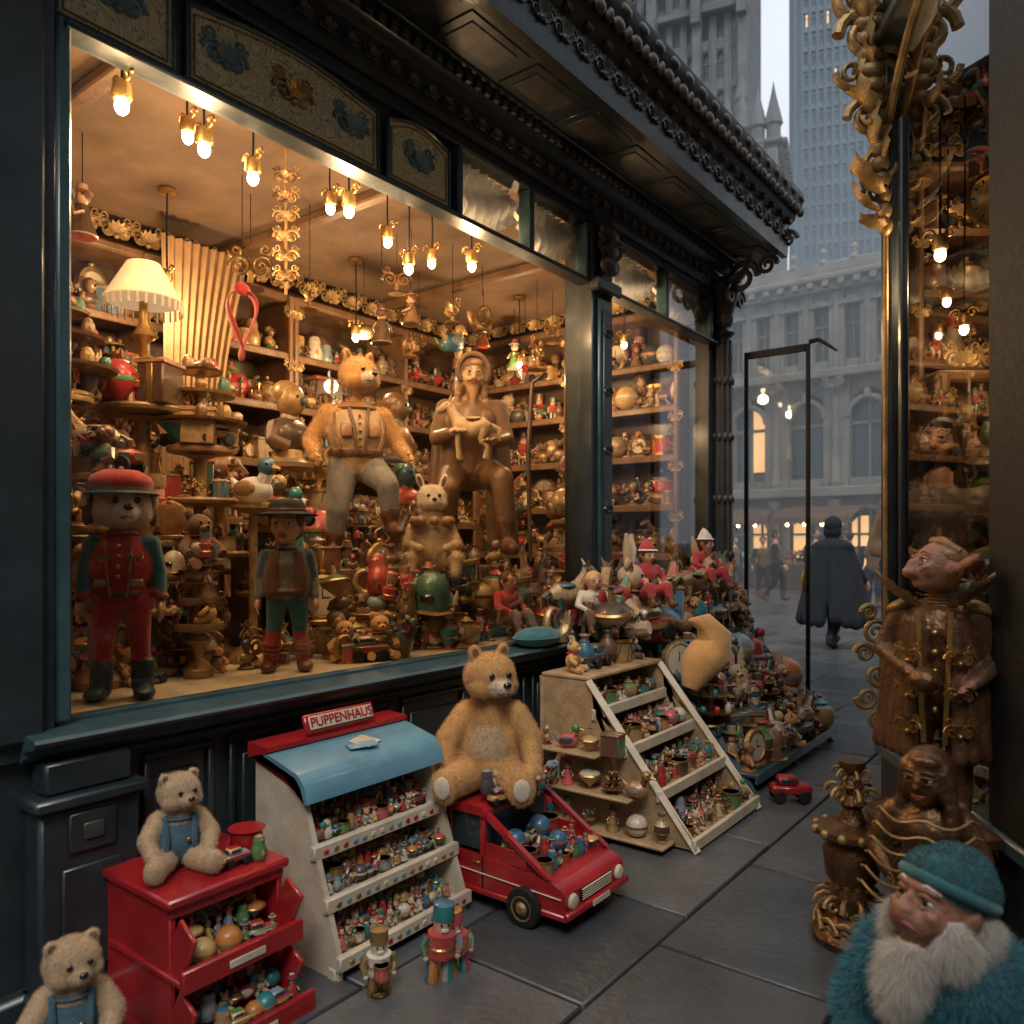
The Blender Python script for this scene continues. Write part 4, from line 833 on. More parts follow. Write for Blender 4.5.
small_bear('teddy_bear',(.50,.92,.165),face_to(.5,.93,2.3,.1),.72,'fur_tan','blue_cloth',.35,False)
m=M(); m.add(lathe([(.05,0),(.055,.01),(.05,.07),(.06,.08)],16),'red_paint',TR(.36,1.52,.452)); toy(m,.42,1.44,.452,.08,1.5,[PR[10]]); m.addm(t_top(),TR(.43,1.37,.452,.07)); m.addm(t_nest(),TR(.44,1.51,.452,.08,rz=1.5)); m.obj('small_toys')
m=M(); B(m,.38,.62,.8,1.05,0,.035,'wood_dark',.01); m.obj('wooden_step')
def step_rack():
    m=M(); X0,Y0,Y1=.18,3.42,4.22; xs=[.50,.68,.86,1.04]; zs=[.58,.42,.24,.05]
    for y in(Y0,Y1-.022):
        m.add(prism([(X0,.03),(1.04,.03),(1.04,.07),(.88,.25),(.70,.43),(.50,.6),(.48,.75),(X0,.75)],.018),'wood_pale',Matrix(((1,0,0,0),(0,0,1,y),(0,1,0,0),(0,0,0,1))))
        m.add(tube([(1.05,y+.009,.02),(.46,y+.009,.75)],.024,4),'cream_paint'); m.add(tube([(X0,y+.009,.0),(X0,y+.009,.75)],.022,4),'wood_pale')
    for i,(x,z) in enumerate(zip(xs,zs)):
        B(m,X0+.02,x,Y0+.02,Y1-.024,z,z+.018,'wood_pale',.004); B(m,x-.012,x+.012,Y0-.012,Y1+.012,z-.022,z+.035,'cream_paint',.005)
        for a in range(3):
            y=Y0+.06
            while y<Y1-.04: h=U(.06,.12); toy(m,x-.06-.07*a,y,z+.02,h,rz=U(1,2.2),protos=SMALL+PR[:12],remap=rnd_remap(.15)); y+=h*.62
    B(m,X0,.47,Y0-.003,Y1+.003,.752,.772,'wood_pale',.005)
    for k,z in enumerate((.06,.24,.42)):
        B(m,X0+.03,.95-.18*k,Y0-.14,Y0-.002,z-.015,z,'wood_pale',.004)
        for q in range(6-k): toy(m,X0+.08+.13*q,Y0-.07,z,U(.08,.15),rz=U(-.5,.6),remap=rnd_remap(.2))
    m.add(spiral(.07,2.2,.018,n=30),'red_paint',TR(.27,Y0-.16,.16,rx=pi/2)); 
    y=Y0+.08
    while y<Y1: toy(m,.32,y,.773,U(.12,.2),rz=U(1,2),remap=rnd_remap(.2)); y+=.12
    m.obj('wooden_toy_rack')
step_rack()
def far_shelves():
    m=M(); Y0,Y1=4.45,6.0
    for x1,z in((.34,.80),(.5,.56),(.72,.34),(.95,.1)):
        B(m,.06,x1,Y0,Y1,z,z+.025,'teal_paint',.005); B(m,x1-.01,x1+.012,Y0-.01,Y1+.01,z-.03,z+.03,'teal_paint',.005)
        for a in range(3):
            y=Y0+.05
            while y<Y1-.03: h=U(.16,.3); toy(m,x1-.07-.1*a,y,z+.027,h,rz=U(.8,2.4),remap=rnd_remap(.2)); y+=h*.55
    for y in(Y0+.02,(Y0+Y1)/2,Y1-.02): m.add(tube([(.94,y,0),(.3,y,.84)],.02,4),'teal_paint'); B(m,.07,.1,y-.015,y+.015,0,.8,'teal_paint',.003)
    m.obj('tiered_toy_shelf')
far_shelves()
m=M()
for y in np.arange(3.75,6.0,.085):
    h=U(.14,.3); toy(m,.04,y,.89,h,rz=U(.8,2.2),remap=rnd_remap(.3))
for i in range(55): 
    y=U(3.9,5.9); toy(m,U(.1,.36),y,.84+U(0,.12),U(.16,.3),rz=U(.6,2.3),remap=rnd_remap(.2),tilt=.25)
for i in range(16):
    toy(m,U(.0,.3),3.85+i*.13,.88+U(0,.1),U(.3,.46),rz=U(.8,2.2),remap=rnd_remap(.2),tilt=.15,protos=[PR[q] for q in (4,6,8,9,15,16,19,3,14,32,34,35,45)])
m.obj('toy_collection')
m=M(); m.add(ell((0,0,.045),(.11,.17,.055),nu=20,nv=12),'teal_cloth'); m.add(tube([(.11*math.cos(a),.17*math.sin(a),.045) for a in np.linspace(0,6.28,24)],.006,5),'teal_cloth'); m.obj('green_cushion',None,(.06,3.55,.89))
def sit_doll(name,loc,rz,H,cl,hat,skin='skin',pants='red_cloth',hair='hair_brown',yaw=0):
    P=[];E=M(); j,k=stand(H*1.35,.2,1.1,pel=(0,0,.1),waist=(0,0,.2),chest=(0,-.01,.31),neck=(0,-.02,.43),shL=(.12,0,.36),shR=(-.12,0,.36),elL=(.18,-.06,.24),wrL=(.12,-.17,.2),elR=(-.18,-.06,.24),wrR=(-.12,-.17,.2),hipL=(.06,-.02,.08),hipR=(-.06,-.02,.08),knL=(.1,-.24,.16),anL=(.11,-.3,-.02),toL=(.12,-.38,-.02),knR=(-.1,-.24,.16),anR=(-.11,-.3,-.02),toR=(-.12,-.38,-.02))
    body(P,E,j,dict(pants=pants,torso=cl,sleeve=cl,fore=cl,boot='leather',neck=skin),k,skin,1.15)
    Hm=hm((0,-.03*k,.5*k),yaw,0); r=.1*k; human_head(P,E,Hm,r,skin,hair,'short'); S=Hm@Matrix.Diagonal((r,r,r,1))
    if hat: E.add(tube([(0,.1,.6),(0,.15,1.1),(.2,.3,1.6),(.6,.5,1.8)],[1.0,.75,.4,.1],14),hat,S); E.add(ell((.65,.52,1.8),.2),'white_fabric',S); E.add(lathe([(.95,.45),(1.15,.55),(.95,.68)],20),'white_fabric',S)
    figure(name,P,.008,E,loc,rz)
sit_doll('elf_doll',(.30,4.35,1.1),1.1,.44,'red_cloth','red_cloth')
sit_doll('elf_doll',(.32,5.15,1.17),1.2,.44,'red_cloth','beard_white',yaw=.4)
sit_doll('elf_doll',(-.16,3.55,.97),1.5,.42,'red_cloth',None,pants='brown_cloth')
sit_doll('rag_doll',(.2,3.9,.97),.9,.42,'cream_paint',None,hair='fur_gold',pants='brown_cloth')
m=M(); m.add(tube([(0,0,0),(.05,0,.12),(.14,0,.2),(.17,0,.3),(.1,0,.38),(0,0,.4)],[.05,.11,.13,.1,.06,.01],14),'fur_gold'); m.add(tube([(.17,0,.16),(.2,0,.27)],[.08,.06],10),'fur_cream'); m.obj('plush_fox_tail',None,(.6,4.32,.6),1.0)
m=M(); m.addm(t_car(),TR(0,0,0,.2),{'multi':'red_paint'}); m.obj('toy_car',None,(1.14,4.45,.016),.6)
m=M(); m.addm(t_nutcracker(),TR(0,0,0,.2),{'red_cloth':'beard_white','skin':'cream_paint','multi':'gold_dull'}); m.add(lathe([(.03,0),(.035,.01),(.03,.02)],12),'bronze'); m.addm(t_drum(),TR(0,-.045,.075,.06)); m.obj('drummer_figurine',None,(.73,1.75,.016),1.0)
m=M(); m.addm(t_nutcracker(),TR(-.03,0,0,.24,ry=.08)); m.addm(t_nutcracker(),TR(.05,.03,0,.2,ry=-.1)); m.obj('toy_soldiers',None,(.84,1.95,.016),1.0)
# ------------------------------------------------------------------ RIGHT SHOP
bay=empty('antique_shop')
BT=Matrix.Translation((1.779,3.903,0))@rot(0,0,TH)
def BM(m,name,recalc=True):
    v,f,mm=m.pack(); A=np.array(BT); o=M(); o.v=[v@A[:3,:3].T+A[:3,3]];o.f=[f];o.m=[mm];o.n=len(v); return o.obj(name,bay,recalc=recalc)
def wallseg(m,a,b,th,z0,z1,mt,bev=0,off=0):
    a=vv(*a);b=vv(*b);d=b-a;L=np.linalg.norm(d);an=math.atan2(d[1],d[0]); n=vv(-math.sin(an),math.cos(an)); c=(a+b)/2+n*off
    m.add(box((c[0],c[1],(z0+z1)/2),(L,th,z1-z0),bev,(0,0,an)),mt)
m=M()
A_=(0,0);Bp=(-.135,-1.07);Cp=(-.19,-1.5)
wallseg(m,(.03,.05),(.97,2.05),.04,0,4.4,'wood_dark',off=-.03) ; wallseg(m,(.93,2.0),(3.2,2.0),.1,0,4.4,'wood_dark',off=.05); wallseg(m,(3.2,2.1),(3.2,-1.6),.1,0,4.4,'wood_dark')
wallseg(m,Cp,(3.2,-1.6),.1,0,4.4,'black_paint'); 
wallseg(m,A_,Cp,.10,0,.5,'black_paint',.008); wallseg(m,A_,Cp,.16,.5,.56,'teal_paint',.012); wallseg(m,A_,Cp,.12,3.7,4.45,'black_paint',.008); wallseg(m,A_,Cp,.2,3.66,3.72,'black_paint',.012)
wallseg(m,Bp,Cp,.14,.56,3.66,'rubber',.01)
m.add(box((0,0,2.1),(.07,.09,4.2),.01),'black_paint'); m.add(box((-.02,-.14,1.9),(.035,.03,2.8),.006),'black_paint')
m.add(tube([(-.045,-.03,.56),(-.045,-.03,3.7)],.012,8),'gold_dull')
poly=[(-.0,0),(.95,2.1),(3.25,2.1),(3.25,-1.65),(-.19,-1.55)]
m.add(prism(poly,.1),'wood_dark',TR(0,0,4.4)); m.add(prism(poly,.24),'wood_dark',TR(.02,0,0.003))
ar=[(-.126*t-.03,-1.0*t,3.30+.36*math.sin(pi*min(1,max(0,t)))) for t in np.linspace(.02,.98,18)]
m.add(tube(ar,.02,8),'gold_dull')
BM(m,'walls_and_frame')
m=M(); m.add((np.array([[0,0,.56],[Bp[0],Bp[1],.56],[Bp[0],Bp[1],3.66],[0,0,3.66]]),np.array([[0,1,2,3]])),'tinted_glass'); BM(m,'window_pane',False)
m=M()
def scr(x,y,z,r,tu=1.6,th=.025,s=1,rz=0,fl=1): m.add(spiral(r,tu,th,n=26,ns=8),'gold_dull',TR(x,y,z,(s,fl,1),rx=pi/2,rz=rz))
for (x,z,r,s,fl) in((-.06,3.55,.13,1,1),(-.13,3.35,.09,-1,1),(-.08,3.15,.08,1,-1),(-.14,3.72,.12,-1,1),(-.09,3.02,.055,-1,1),(-.2,3.55,.07,-1,-1),(-.05,2.9,.05,1,1),(-.18,3.9,.12,1,-1),(-.07,3.3,.06,1,1),(-.1,4.1,.14,1,1)):
    scr(x,-.03,z,r,1.7,r*.24,s,0,fl)
for i in range(18):
    z=2.86+i*.07; m.add(leaf(.16+.05*(i%3),.05,.9),'gold_dull',TR(-.05-.03*(i%2)-.004*i,-.05,z,rz=pi+U(-.5,.5),ry=U(-1.2,.4)))
    m.add(ell((-.05-.006*i,-.04,z),(.03+.003*i,.035,.04),nu=10,nv=7),'gold_dull')
BM(m,'carved_bracket')
m=M()
for (x,z,r,s,fl) in((-.1,1.05,.06,1,1),(-.15,.96,.045,-1,1),(-.09,.86,.055,1,-1),(-.14,.76,.05,-1,-1),(-.09,.66,.05,1,1),(-.13,1.14,.035,-1,1)): scr(x,-.05,z,r,1.7,.013,s,0,fl)
m.add(tube([(-.05,-.05,.55),(-.08,-.05,.8),(-.05,-.05,1.2)],.012,8),'gold_dull'); BM(m,'filigree_ornament')
def bp(a,b): q=BT@Vector((a,b,0)); return q.x,q.y
shelf_unit('display_shelves',BT@frame(.95,1.62,1,0),2.2,.32,[.4,.85,1.3,1.75,2.2,2.65,3.1,3.5],'wood_mid',(.16,.34),p=.8)
shelf_unit('display_shelves',BT@frame(.74,.95,1,0),.8,.26,[.4,.8,1.2,1.6,1.98],'wood_mid',(.14,.3),p=.8,back=False)
m=M()
for i in range(12):
    a_,b_=U(.6,1.3),U(.3,1.3); x,y=bp(a_,b_); L=U(.2,.9); h=U(.18,.3); toy(m,x,y,4.4-L-h,h,remap=rnd_remap(.8),protos=HANG); m.add(tube([(x,y,4.4),(x,y,4.4-L)],.004,4),'iron')
for i in range(12):
    t=U(.15,.9); x,y=bp(-.126*t+U(.12,.25),-t); toy(m,x,y,.26,U(.2,.4),remap=rnd_remap(.8))
m.obj('toy_collection')
for (a_,b_,z,pw) in((.9,1.2,2.9,9),(1.2,1.3,3.7,9),(.72,.7,2.6,6),(1.3,.7,1.9,0),(.14,-.14,2.7,14)):  # last lamp is added to light the woman's face
    x,y=bp(a_,b_); bulb_lamp(x,y,z,4.38,pw)
x,y=bp(1.22,1.3); m=M(); T=TR(0,0,0,rx=pi/2); m.add(lathe([(.15,0),(.17,.01),(.17,.04),(.145,.05),(.14,.03)],28),'gold',T); m.add(lathe([(.14,.02),(.14,.03)],24),'cream_paint',T); m.add(tube([(0,-.04,0),(.0,-.04,.11)],.005,5),'iron'); m.add(tube([(0,-.04,0),(.07,-.04,-.03)],.005,5),'iron'); m.add(tube([(0,-.02,.16),(0,-.02,.8)],.006,5),'gold')
for k in range(12): a=k*pi/6; m.add(box((.12*math.sin(a),-.034,.12*math.cos(a)),(.008,.004,.02),0,(0,a,0)),'iron')
m.obj('wall_clock',None,(x,y,3.55),TH)
P=[];E=M(); j,k=stand(1.72,.13,1,elL=(.17,.0,.62),wrL=(.08,-.14,.58),elR=(-.17,0,.62),wrR=(-.06,-.15,.6))
body(P,E,j,dict(pants='dark_cloth',torso='grey_cloth',sleeve='grey_cloth',fore='grey_cloth',boot='leather',neck='skin'),k,'skin',.95)
P.append(('c',(0,0,.5*k),(0,0,.1*k),.11*k,.15*k,'dark_cloth'))
Hm=hm((0,-.01,.93*1.72),-.2,0); human_head(P,E,Hm,.105,'skin','hair_dark','long')
x,y=bp(.44,.42); figure('woman',P,.011,E,(x,y,.36),face_to(x,y,2.3,0))
m=M(); m.add(lathe([(.22,0),(.23,.02),(.23,.1),(.21,.118)],24),'wood_mid'); m.obj('wooden_dais',None,(x,y,.243))
# ------------------------------------------------------------------ statues
P=[];E=M()
j,k=stand(.95,.2,1.05,elL=(.19,.02,.6),wrL=(.11,-.13,.52),elR=(-.19,.0,.62),wrR=(-.07,-.15,.56))
body(P,E,j,dict(pants='bronze',torso='bronze',sleeve='leather',fore='leather',boot='leather',neck='skin_dark'),k,'skin_dark',1.1)
for q in(1,-1):
    for i in range(5): P.append(('c',(q*(.06+.022*i)*k,(-.09+.03*i)*k,.74*k),(q*(.08+.035*i)*k,(-.1+.04*i)*k,.25*k),.026*k,.03*k,'leather'))
    E.add(leaf(.2*k,.07*k,.5),'gold_dull',TR(q*.05*k,-.09*k,.8*k,(1,1,1),rz=-.35 if q>0 else pi+.35,ry=-.3))
    E.add(tube([(q*.035*k,-.115*k,.3*k),(q*.045*k,-.125*k,.55*k),(q*.055*k,-.11*k,.78*k)],.009,6),'gold')
Hm=hm((0,-.03,.86*.95+.0),-.9,-.3); r=.082; human_head(P,E,Hm,r,'skin_dark','hair_brown',None,nose=1.9)
for q in(1,-1): hp(P,Hm,r,(q*1.25,.2,.25),(.95,.12,.26),'skin_dark',(0,-q*.45,0)); hp(P,Hm,r,(q*.45,-.7,-.15),(.25,.2,.2),'skin_dark')
S=Hm@Matrix.Diagonal((r,r,r,1)); E.add(ell((0,.2,.5),(.9,.9,.6)),'wood_carved',S); E.add(tube([(-.8,.2,.75),(-.3,-.3,1.02),(.3,-.3,1.02),(.8,.2,.75)],[.14,.2,.2,.14],8),'wood_carved',S)
for i in range(6): E.add(lathe([(.034*k,.80*k+.012*i),(.05*k,.806*k+.012*i),(.034*k,.812*k+.012*i)],14),'gold_dull')
for i in range(5): E.add(ell((0,-.105*k,(.42+.07*i)*k),.012,nu=8,nv=6),'gold')
for q in(1,-1):
    for i in range(3): E.addm(ORN,TR(q*.085*k,-.135*k,(.36+.13*i)*k,.11*k,rx=pi/2,rz=q*.5),{'carved_dark':'gold'})
    E.add(ell((q*.13*k,0,.79*k),(.06*k,.05*k,.025*k),(0,q*.4,0)),'gold_dull')
E.add(ell((-.02*k,-.2*k,.54*k),(.05,.05,.04)),'bronze')
x,y=2.125,2.93; figure('elf_statue',P,.008,E,(x,y,.55),face_to(x,y,2.2,0))
m=M(); m.add(lathe([(.2,0),(.21,.04),(.15,.09),(.1,.15),(.09,.35),(.14,.42),(.1,.46),(.19,.5),(.22,.52),(.22,.55)],22),'bronze')
for i in range(10): a=i*pi/5; m.add(spiral(.05,1.5,.012,n=16),'gold_dull',TR(.13*math.cos(a),.13*math.sin(a),.44,rx=pi/2,rz=a))
m.obj('statue_pedestal',None,(x,y,0))
P=[];E=M(); j,k=stand(.62,.2,1.2,elL=(.19,-.02,.6),wrL=(.1,-.16,.56),elR=(-.19,-.02,.6),wrR=(-.12,-.14,.5))
body(P,E,j,dict(pants='bronze',torso='bronze',sleeve='bronze',fore='bronze',boot='bronze',neck='bronze'),k,'bronze',1.4)
P.append(('c',(0,0,.5*k),(0,0,.05*k),.13*k,.17*k,'bronze'))
Hm=hm((0,-.02,.54),-.3,0); human_head(P,E,Hm,.07,'bronze','bronze','long')
for i in range(6): E.add(tube([(.12*math.cos(a)*(1+.08*i),-.02+.11*math.sin(a)*(1+.08*i),.46-.04*i-.02*abs(math.cos(a*3))) for a in np.linspace(3.3,6.1,18)],.004,6),'gold_dull')
for i in range(5): E.addm(ORN,TR(.06*(i-2),-.15+.01*abs(i-2),.14,.1,rx=pi/2),{'carved_dark':'gold_dull'})
figure('bronze_figure',P,.008,E,(2.19,2.36,.29),face_to(2.2,2.3,2.4,0))
m=M(); m.add(lathe([(.17,0),(.18,.04),(.12,.08),(.1,.2),(.15,.26),(.16,.29)],20),'bronze'); m.obj('statue_pedestal',None,(2.19,2.36,0))
m=M(); m.add(lathe([(.13,0),(.14,.03),(.12,.06),(.07,.1),(.08,.16),(.065,.2),(.09,.24),(.10,.33),(.08,.36),(.13,.39),(.13,.41),(.05,.43),(.03,.48),(.05,.5),(.025,.53),(.04,.56),(.022,.6),(.045,.63),(.045,.65)],20),'bronze')
for i in range(12):
    a=i*pi/6; m.add(spiral(.045,1.5,.011,n=14),'gold_dull',TR(.115*math.cos(a),.115*math.sin(a),.06,rx=pi/2,rz=a+pi/2)); m.add(leaf(.12,.03,.7,5),'gold_dull',TR(.07*math.cos(a),.07*math.sin(a),.2,rz=a,ry=-1.2)); m.add(ell((.125*math.cos(a),.125*math.sin(a),.4),.018,nu=8,nv=6),'gold_dull')
    m.add(spiral(.04,1.4,.009,n=14),'gold_dull',TR(.09*math.cos(a),.09*math.sin(a),.14,rx=pi/2,rz=a))
    if i%2==0: m.add(spiral(.035,1.5,.008,n=16),'gold_dull',TR(.06*math.cos(a),.06*math.sin(a),.53,rx=pi/2,rz=a)); m.add(spiral(.025,1.5,.006,n=16),'gold_dull',TR(.045*math.cos(a),.045*math.sin(a),.6,rx=pi/2,rz=a))
m.obj('ornate_pedestal',None,(1.83,3.02,.016))
P=[];E=M(); f='fur_teal'
P+= [('e',(0,0,.22),(.14,.13,.22),f,None),('e',(0,0,.08),(.15,.14,.1),f,None),('e',(0,0,.4),(.15,.12,.1),f,None)]
for q in(1,-1):
    P+= [('c',(q*.12,0,.41),(q*.17,-.04,.28),.06,.055,f),('c',(q*.17,-.04,.28),(q*.12,-.12,.2),.05,.042,f)]
    hand(P,E,vv(q*.11,-.14,.19),vv(q*.17,-.04,.28),q,.09,'leather')
    P+= [('e',(q*.08,-.06,.03),(.06,.09,.035),'leather',None)]
Hm=hm((-.01,-.05,.545),-.45,-.35); r=.088; human_head(P,E,Hm,r,'skin_dark','beard_white',None,nose=1.5)
hp(P,Hm,r,(0,-.72,-.42),(.56,.42,.38),'skin_dark'); hp(P,Hm,r,(0,-.78,.32),(.62,.24,.15),'skin_dark'); hp(P,Hm,r,(0,-1.08,-.22),(.3,.2,.16),'skin_dark')
E.add(tube([tuple(Hm@Vector((r*a_,r*b_,r*c_))) for a_,b_,c_ in((-.42,-.88,-.58),(-.2,-1.1,-.5),(0,-1.16,-.5),(.2,-1.1,-.5),(.42,-.88,-.58))],[.003,.006,.006,.006,.003],6),'lip')
hp(P,Hm,r,(0,.12,.62),(1.0,1.05,.72),'teal_cloth'); hp(P,Hm,r,(0,.25,1.0),(.7,.75,.5),'teal_cloth'); hp(P,Hm,r,(0,.5,-.1),(.85,.6,.9),'beard_white')
for q in(1,-1): hp(P,Hm,r,(q*.66,-.15,-.5),(.28,.4,.5),'beard_white'); hp(P,Hm,r,(q*.42,-.72,-.2),(.26,.22,.2),'skin_dark')
hp(P,Hm,r,(0,-.58,-1.2),(.5,.30,.34),'beard_white'); hp(P,Hm,r,(0,-.6,-1.6),(.42,.28,.55),'beard_white'); hp(P,Hm,r,(0,-.55,-2.0),(.26,.2,.4),'beard_white')
S=Hm@Matrix.Diagonal((r,r,r,1)); E.add(rings([[( (1.0+.09*math.cos(b_))*math.cos(a)*1.0,.1+(1.05+.09*math.cos(b_))*math.sin(a),.48+.13*math.sin(b_)-.1*math.sin(a)) for b_ in np.linspace(0,6.28,9)[:-1]] for a in np.linspace(0,6.283,40)],True,False),'teal_cloth',S)
figure('gnome',P,.0055,E,(2.325,1.86,.165),face_to(2.27,1.86,2.0,0),[((f,),60000,.032,.0009,.6,.5),(('beard_white',),36000,.045,.0005,1.4,.35),(('teal_cloth',),14000,.008,.0006)])
m=M(); B(m,2.1,2.54,1.66,2.08,0,.145,'wood_dark',.015); B(m,2.08,2.56,1.64,2.1,.125,.15,'wood_carved',.008); m.obj('wooden_step')
# ------------------------------------------------------------------ PEDESTRIANS
def walker(name,loc,rz,H,cloak=True):
    P=[];E=M(); j,k=stand(H,.13,1,hipL=(.055,0,.49),knL=(.06,-.1,.28),anL=(.06,-.1,.055),toL=(.065,-.18,.05),hipR=(-.055,0,.49),knR=(-.06,.0,.27),anR=(-.06,.16,.08),toR=(-.06,.1,.02),elL=(.17,.06,.62),wrL=(.2,.0,.49),elR=(-.17,-.02,.62),wrR=(-.19,-.13,.5))
    body(P,E,j,dict(pants='dark_cloth',torso='dark_cloth' if cloak else 'brown_cloth',sleeve='dark_cloth',fore='dark_cloth',boot='leather' if not cloak else 'rubber',neck='skin'),k,'skin',1.05)
    Hm=hm((0,-.01,.93*H),0,.1); human_head(P,E,Hm,.1,'skin','hair_dark','short')
    if cloak:
        hp(P,Hm,.1,(0,.25,.2),(1.25,1.15,1.3),'dark_cloth'); hp(P,Hm,.1,(0,.3,-.8),(1.3,.9,.9),'dark_cloth')
        P.append(('e',(0,.03,.77*k),(.17*k,.1*k,.07*k),'dark_cloth',None))
        for i in range(13):
            a=-.6+i/12*(pi+1.2); x,y=math.cos(a),math.sin(a); P.append(('c',(x*.11*k,y*.07*k,.76*k),(x*.22*k+(.05*k if x<0 else 0)*-1,y*.16*k+.05*k,(.22+.02*math.sin(i*2))*k),.05*k,.05*k,'dark_cloth'))
    figure(name,P,.017,E,loc,rz)
walker('pedestrian',(-.55,11.4,.016),face_to(-.55,11.4,1.2,6)+2.6,1.78)
for (x,y,r_) in((-.55,15.5,2.6),(-2.6,17.5,1.0),(-5.2,21.5,.5),(-3.4,22.6,2.2),(-6.6,23.0,1.1),(-2.6,20.2,3.6),(-1.7,18.6,.2),(-4.2,19.6,1.8)): walker('pedestrian',(x,y,.016),r_,U(1.6,1.8),False)
# open glass door at the end of the facade
m=M()
for xx in(.14,.64): B(m,xx-.016,xx+.016,6.385,6.415,.016,3.02,'iron',.006)
for zz in(.06,2.99): B(m,.156,.624,6.388,6.412,zz-.03,zz+.03,'iron',.005)
m.add((np.array([[.152,6.4,.09],[.628,6.4,.09],[.628,6.4,2.96],[.152,6.4,2.96]]),np.array([[0,1,2,3]])),'window_glass')
m.add(tube([(.65,6.4,3.03),(.72,6.4,3.04),(.80,6.4,2.98),(.86,6.4,2.93)],[.02,.018,.014,.008],8),'iron'); m.add(ell((.62,6.36,1.15),(.02,.03,.09)),'gold')
m.obj('glass_door',None,recalc=False)
# ------------------------------------------------------------------ BUILDINGS
def grid_facade(m,T,W,H,nx,nz,wall,glass,z0=0,pw=.35,bh=.3,depth=.3,lit=0,cornice=True,arched=False):
    t=M(); t.add(box((W/2,.5,z0+H/2),(W,.6,H)),glass); cw=W/nx; ch=H/nz
    for i in range(nx+1): t.add(box((i*cw,.1,z0+H/2),(cw*pw,depth*1.5,H),.02),wall); t.add(box((i*cw,-.14,z0+H/2),(cw*pw*.4,depth*.4,H),.02),wall)
    for k in range(nz+1): t.add(box((W/2,.13,z0+k*ch),(W,depth*1.1,ch*bh),.02),wall); 
    for k in range(nz):
        for i in range(nx):
            cx=(i+.5)*cw; cz=z0+(k+.5)*ch
            t.add(box((cx,.16,cz),(cw*.04,.1,ch*(1-bh))),wall); t.add(box((cx,.16,cz+ch*.1),(cw*(1-pw),.1,ch*.03)),wall)
            if U(0,1)<lit: t.add(box((cx+cw*.155*RC([-1,1]),.192,cz),(cw*.27,.02,ch*.62)),'lit_window')
            if arched:
                R=(1-pw)*cw/2
                for q in(1,-1):
                    V=[(q*R,0),(q*R,R*1.02)]+[(q*R*math.cos(a),R*math.sin(a)) for a in np.linspace(pi/2,0,7)]
                    vv3=np.array([[x_,0,z_] for x_,z_ in V]); n=len(V); F=np.array([[0,i_,i_+1,-1] for i_ in range(1,n-1)]); t.add((vv3,F),wall,TR(cx,-.02,cz+ch*(1-bh)/2-R*1.02))
    if cornice:
        t.add(box((W/2,.05,z0+H+.15),(W+.4,.9,.3),.05),wall); t.add(box((W/2,.05,z0+H+.42),(W+.8,1.3,.22),.06),wall)
        for i in range(int(W/.5)): t.add(box((.25+i*.5,-.5,z0+H+.2),(.2,.25,.2),.02),wall)
    m.addm(t,T)
m=M(); X0=-19.; W=24.
T=TR(X0,28,0)
grid_facade(m,T,W,2.9,12,1,'stone_warm','dark_glass',0,.35,.16,.4,lit=.95,cornice=False,arched=True)
q=M(); q.add(box((W/2,-.1,3.15),(W+.2,1.0,.35),.05),'stone_warm'); q.add(box((W/2,-.1,7.1),(W+.2,1.0,.3),.05),'stone_warm'); m.addm(q,T)
grid_facade(m,T,W,3.6,12,1,'stone_warm','dark_glass',3.3,.42,.18,.4,lit=.3,cornice=False,arched=True)
grid_facade(m,T,W,2.7,24,1,'stone_warm','dark_glass',7.2,.5,.3,.35,cornice=True)
q=M(); q.add(box((W/2,.2,10.75),(W,.4,.5),.04),'stone_warm')
for i in range(24): q.add(lathe([(.12,0),(.16,.1),(.08,.25),(.14,.45),(.05,.6)],8),'stone_warm',TR(.5+i,.1,10.9))
for i in range(13):
    c=i*2.0; q.add(lathe([(.22,0),(.24,.2),(.17,.3),(.15,2.5),(.24,2.7),(.26,2.9)],12),'stone_warm',TR(c,-.25,0)); q.add(lathe([(.18,0),(.2,.15),(.13,.25),(.12,3.2),(.2,3.4)],12),'stone_warm',TR(c,-.25,3.35))
    q.addm(ORN,TR(c,-.62,6.75,.7,rx=pi/2),{'carved_dark':'stone_warm'})
    if i<12:
        q.add(tube([(c+1+.62*math.cos(a),-.2,5.65+.62*math.sin(a)) for a in np.linspace(0,pi,14)],.09,8),'stone_warm'); q.add(box((c+1,-.24,6.36),(.2,.22,.34),.04),'stone_warm')
        q.add(tube([(c+1+.7*math.cos(a),-.2,1.95+.7*math.sin(a)) for a in np.linspace(0,pi,14)],.09,8),'stone_warm')
        for d_ in(.5,1.5): q.add(prism([(-.42,0),(.42,0),(0,.26)],.15),'stone_warm',TR(c+d_,-.12,9.42,rx=pi/2))
B(q,0,W,.8,12,0,10.4,'stone_warm',0)
m.addm(q,T); m.obj('palace_building')
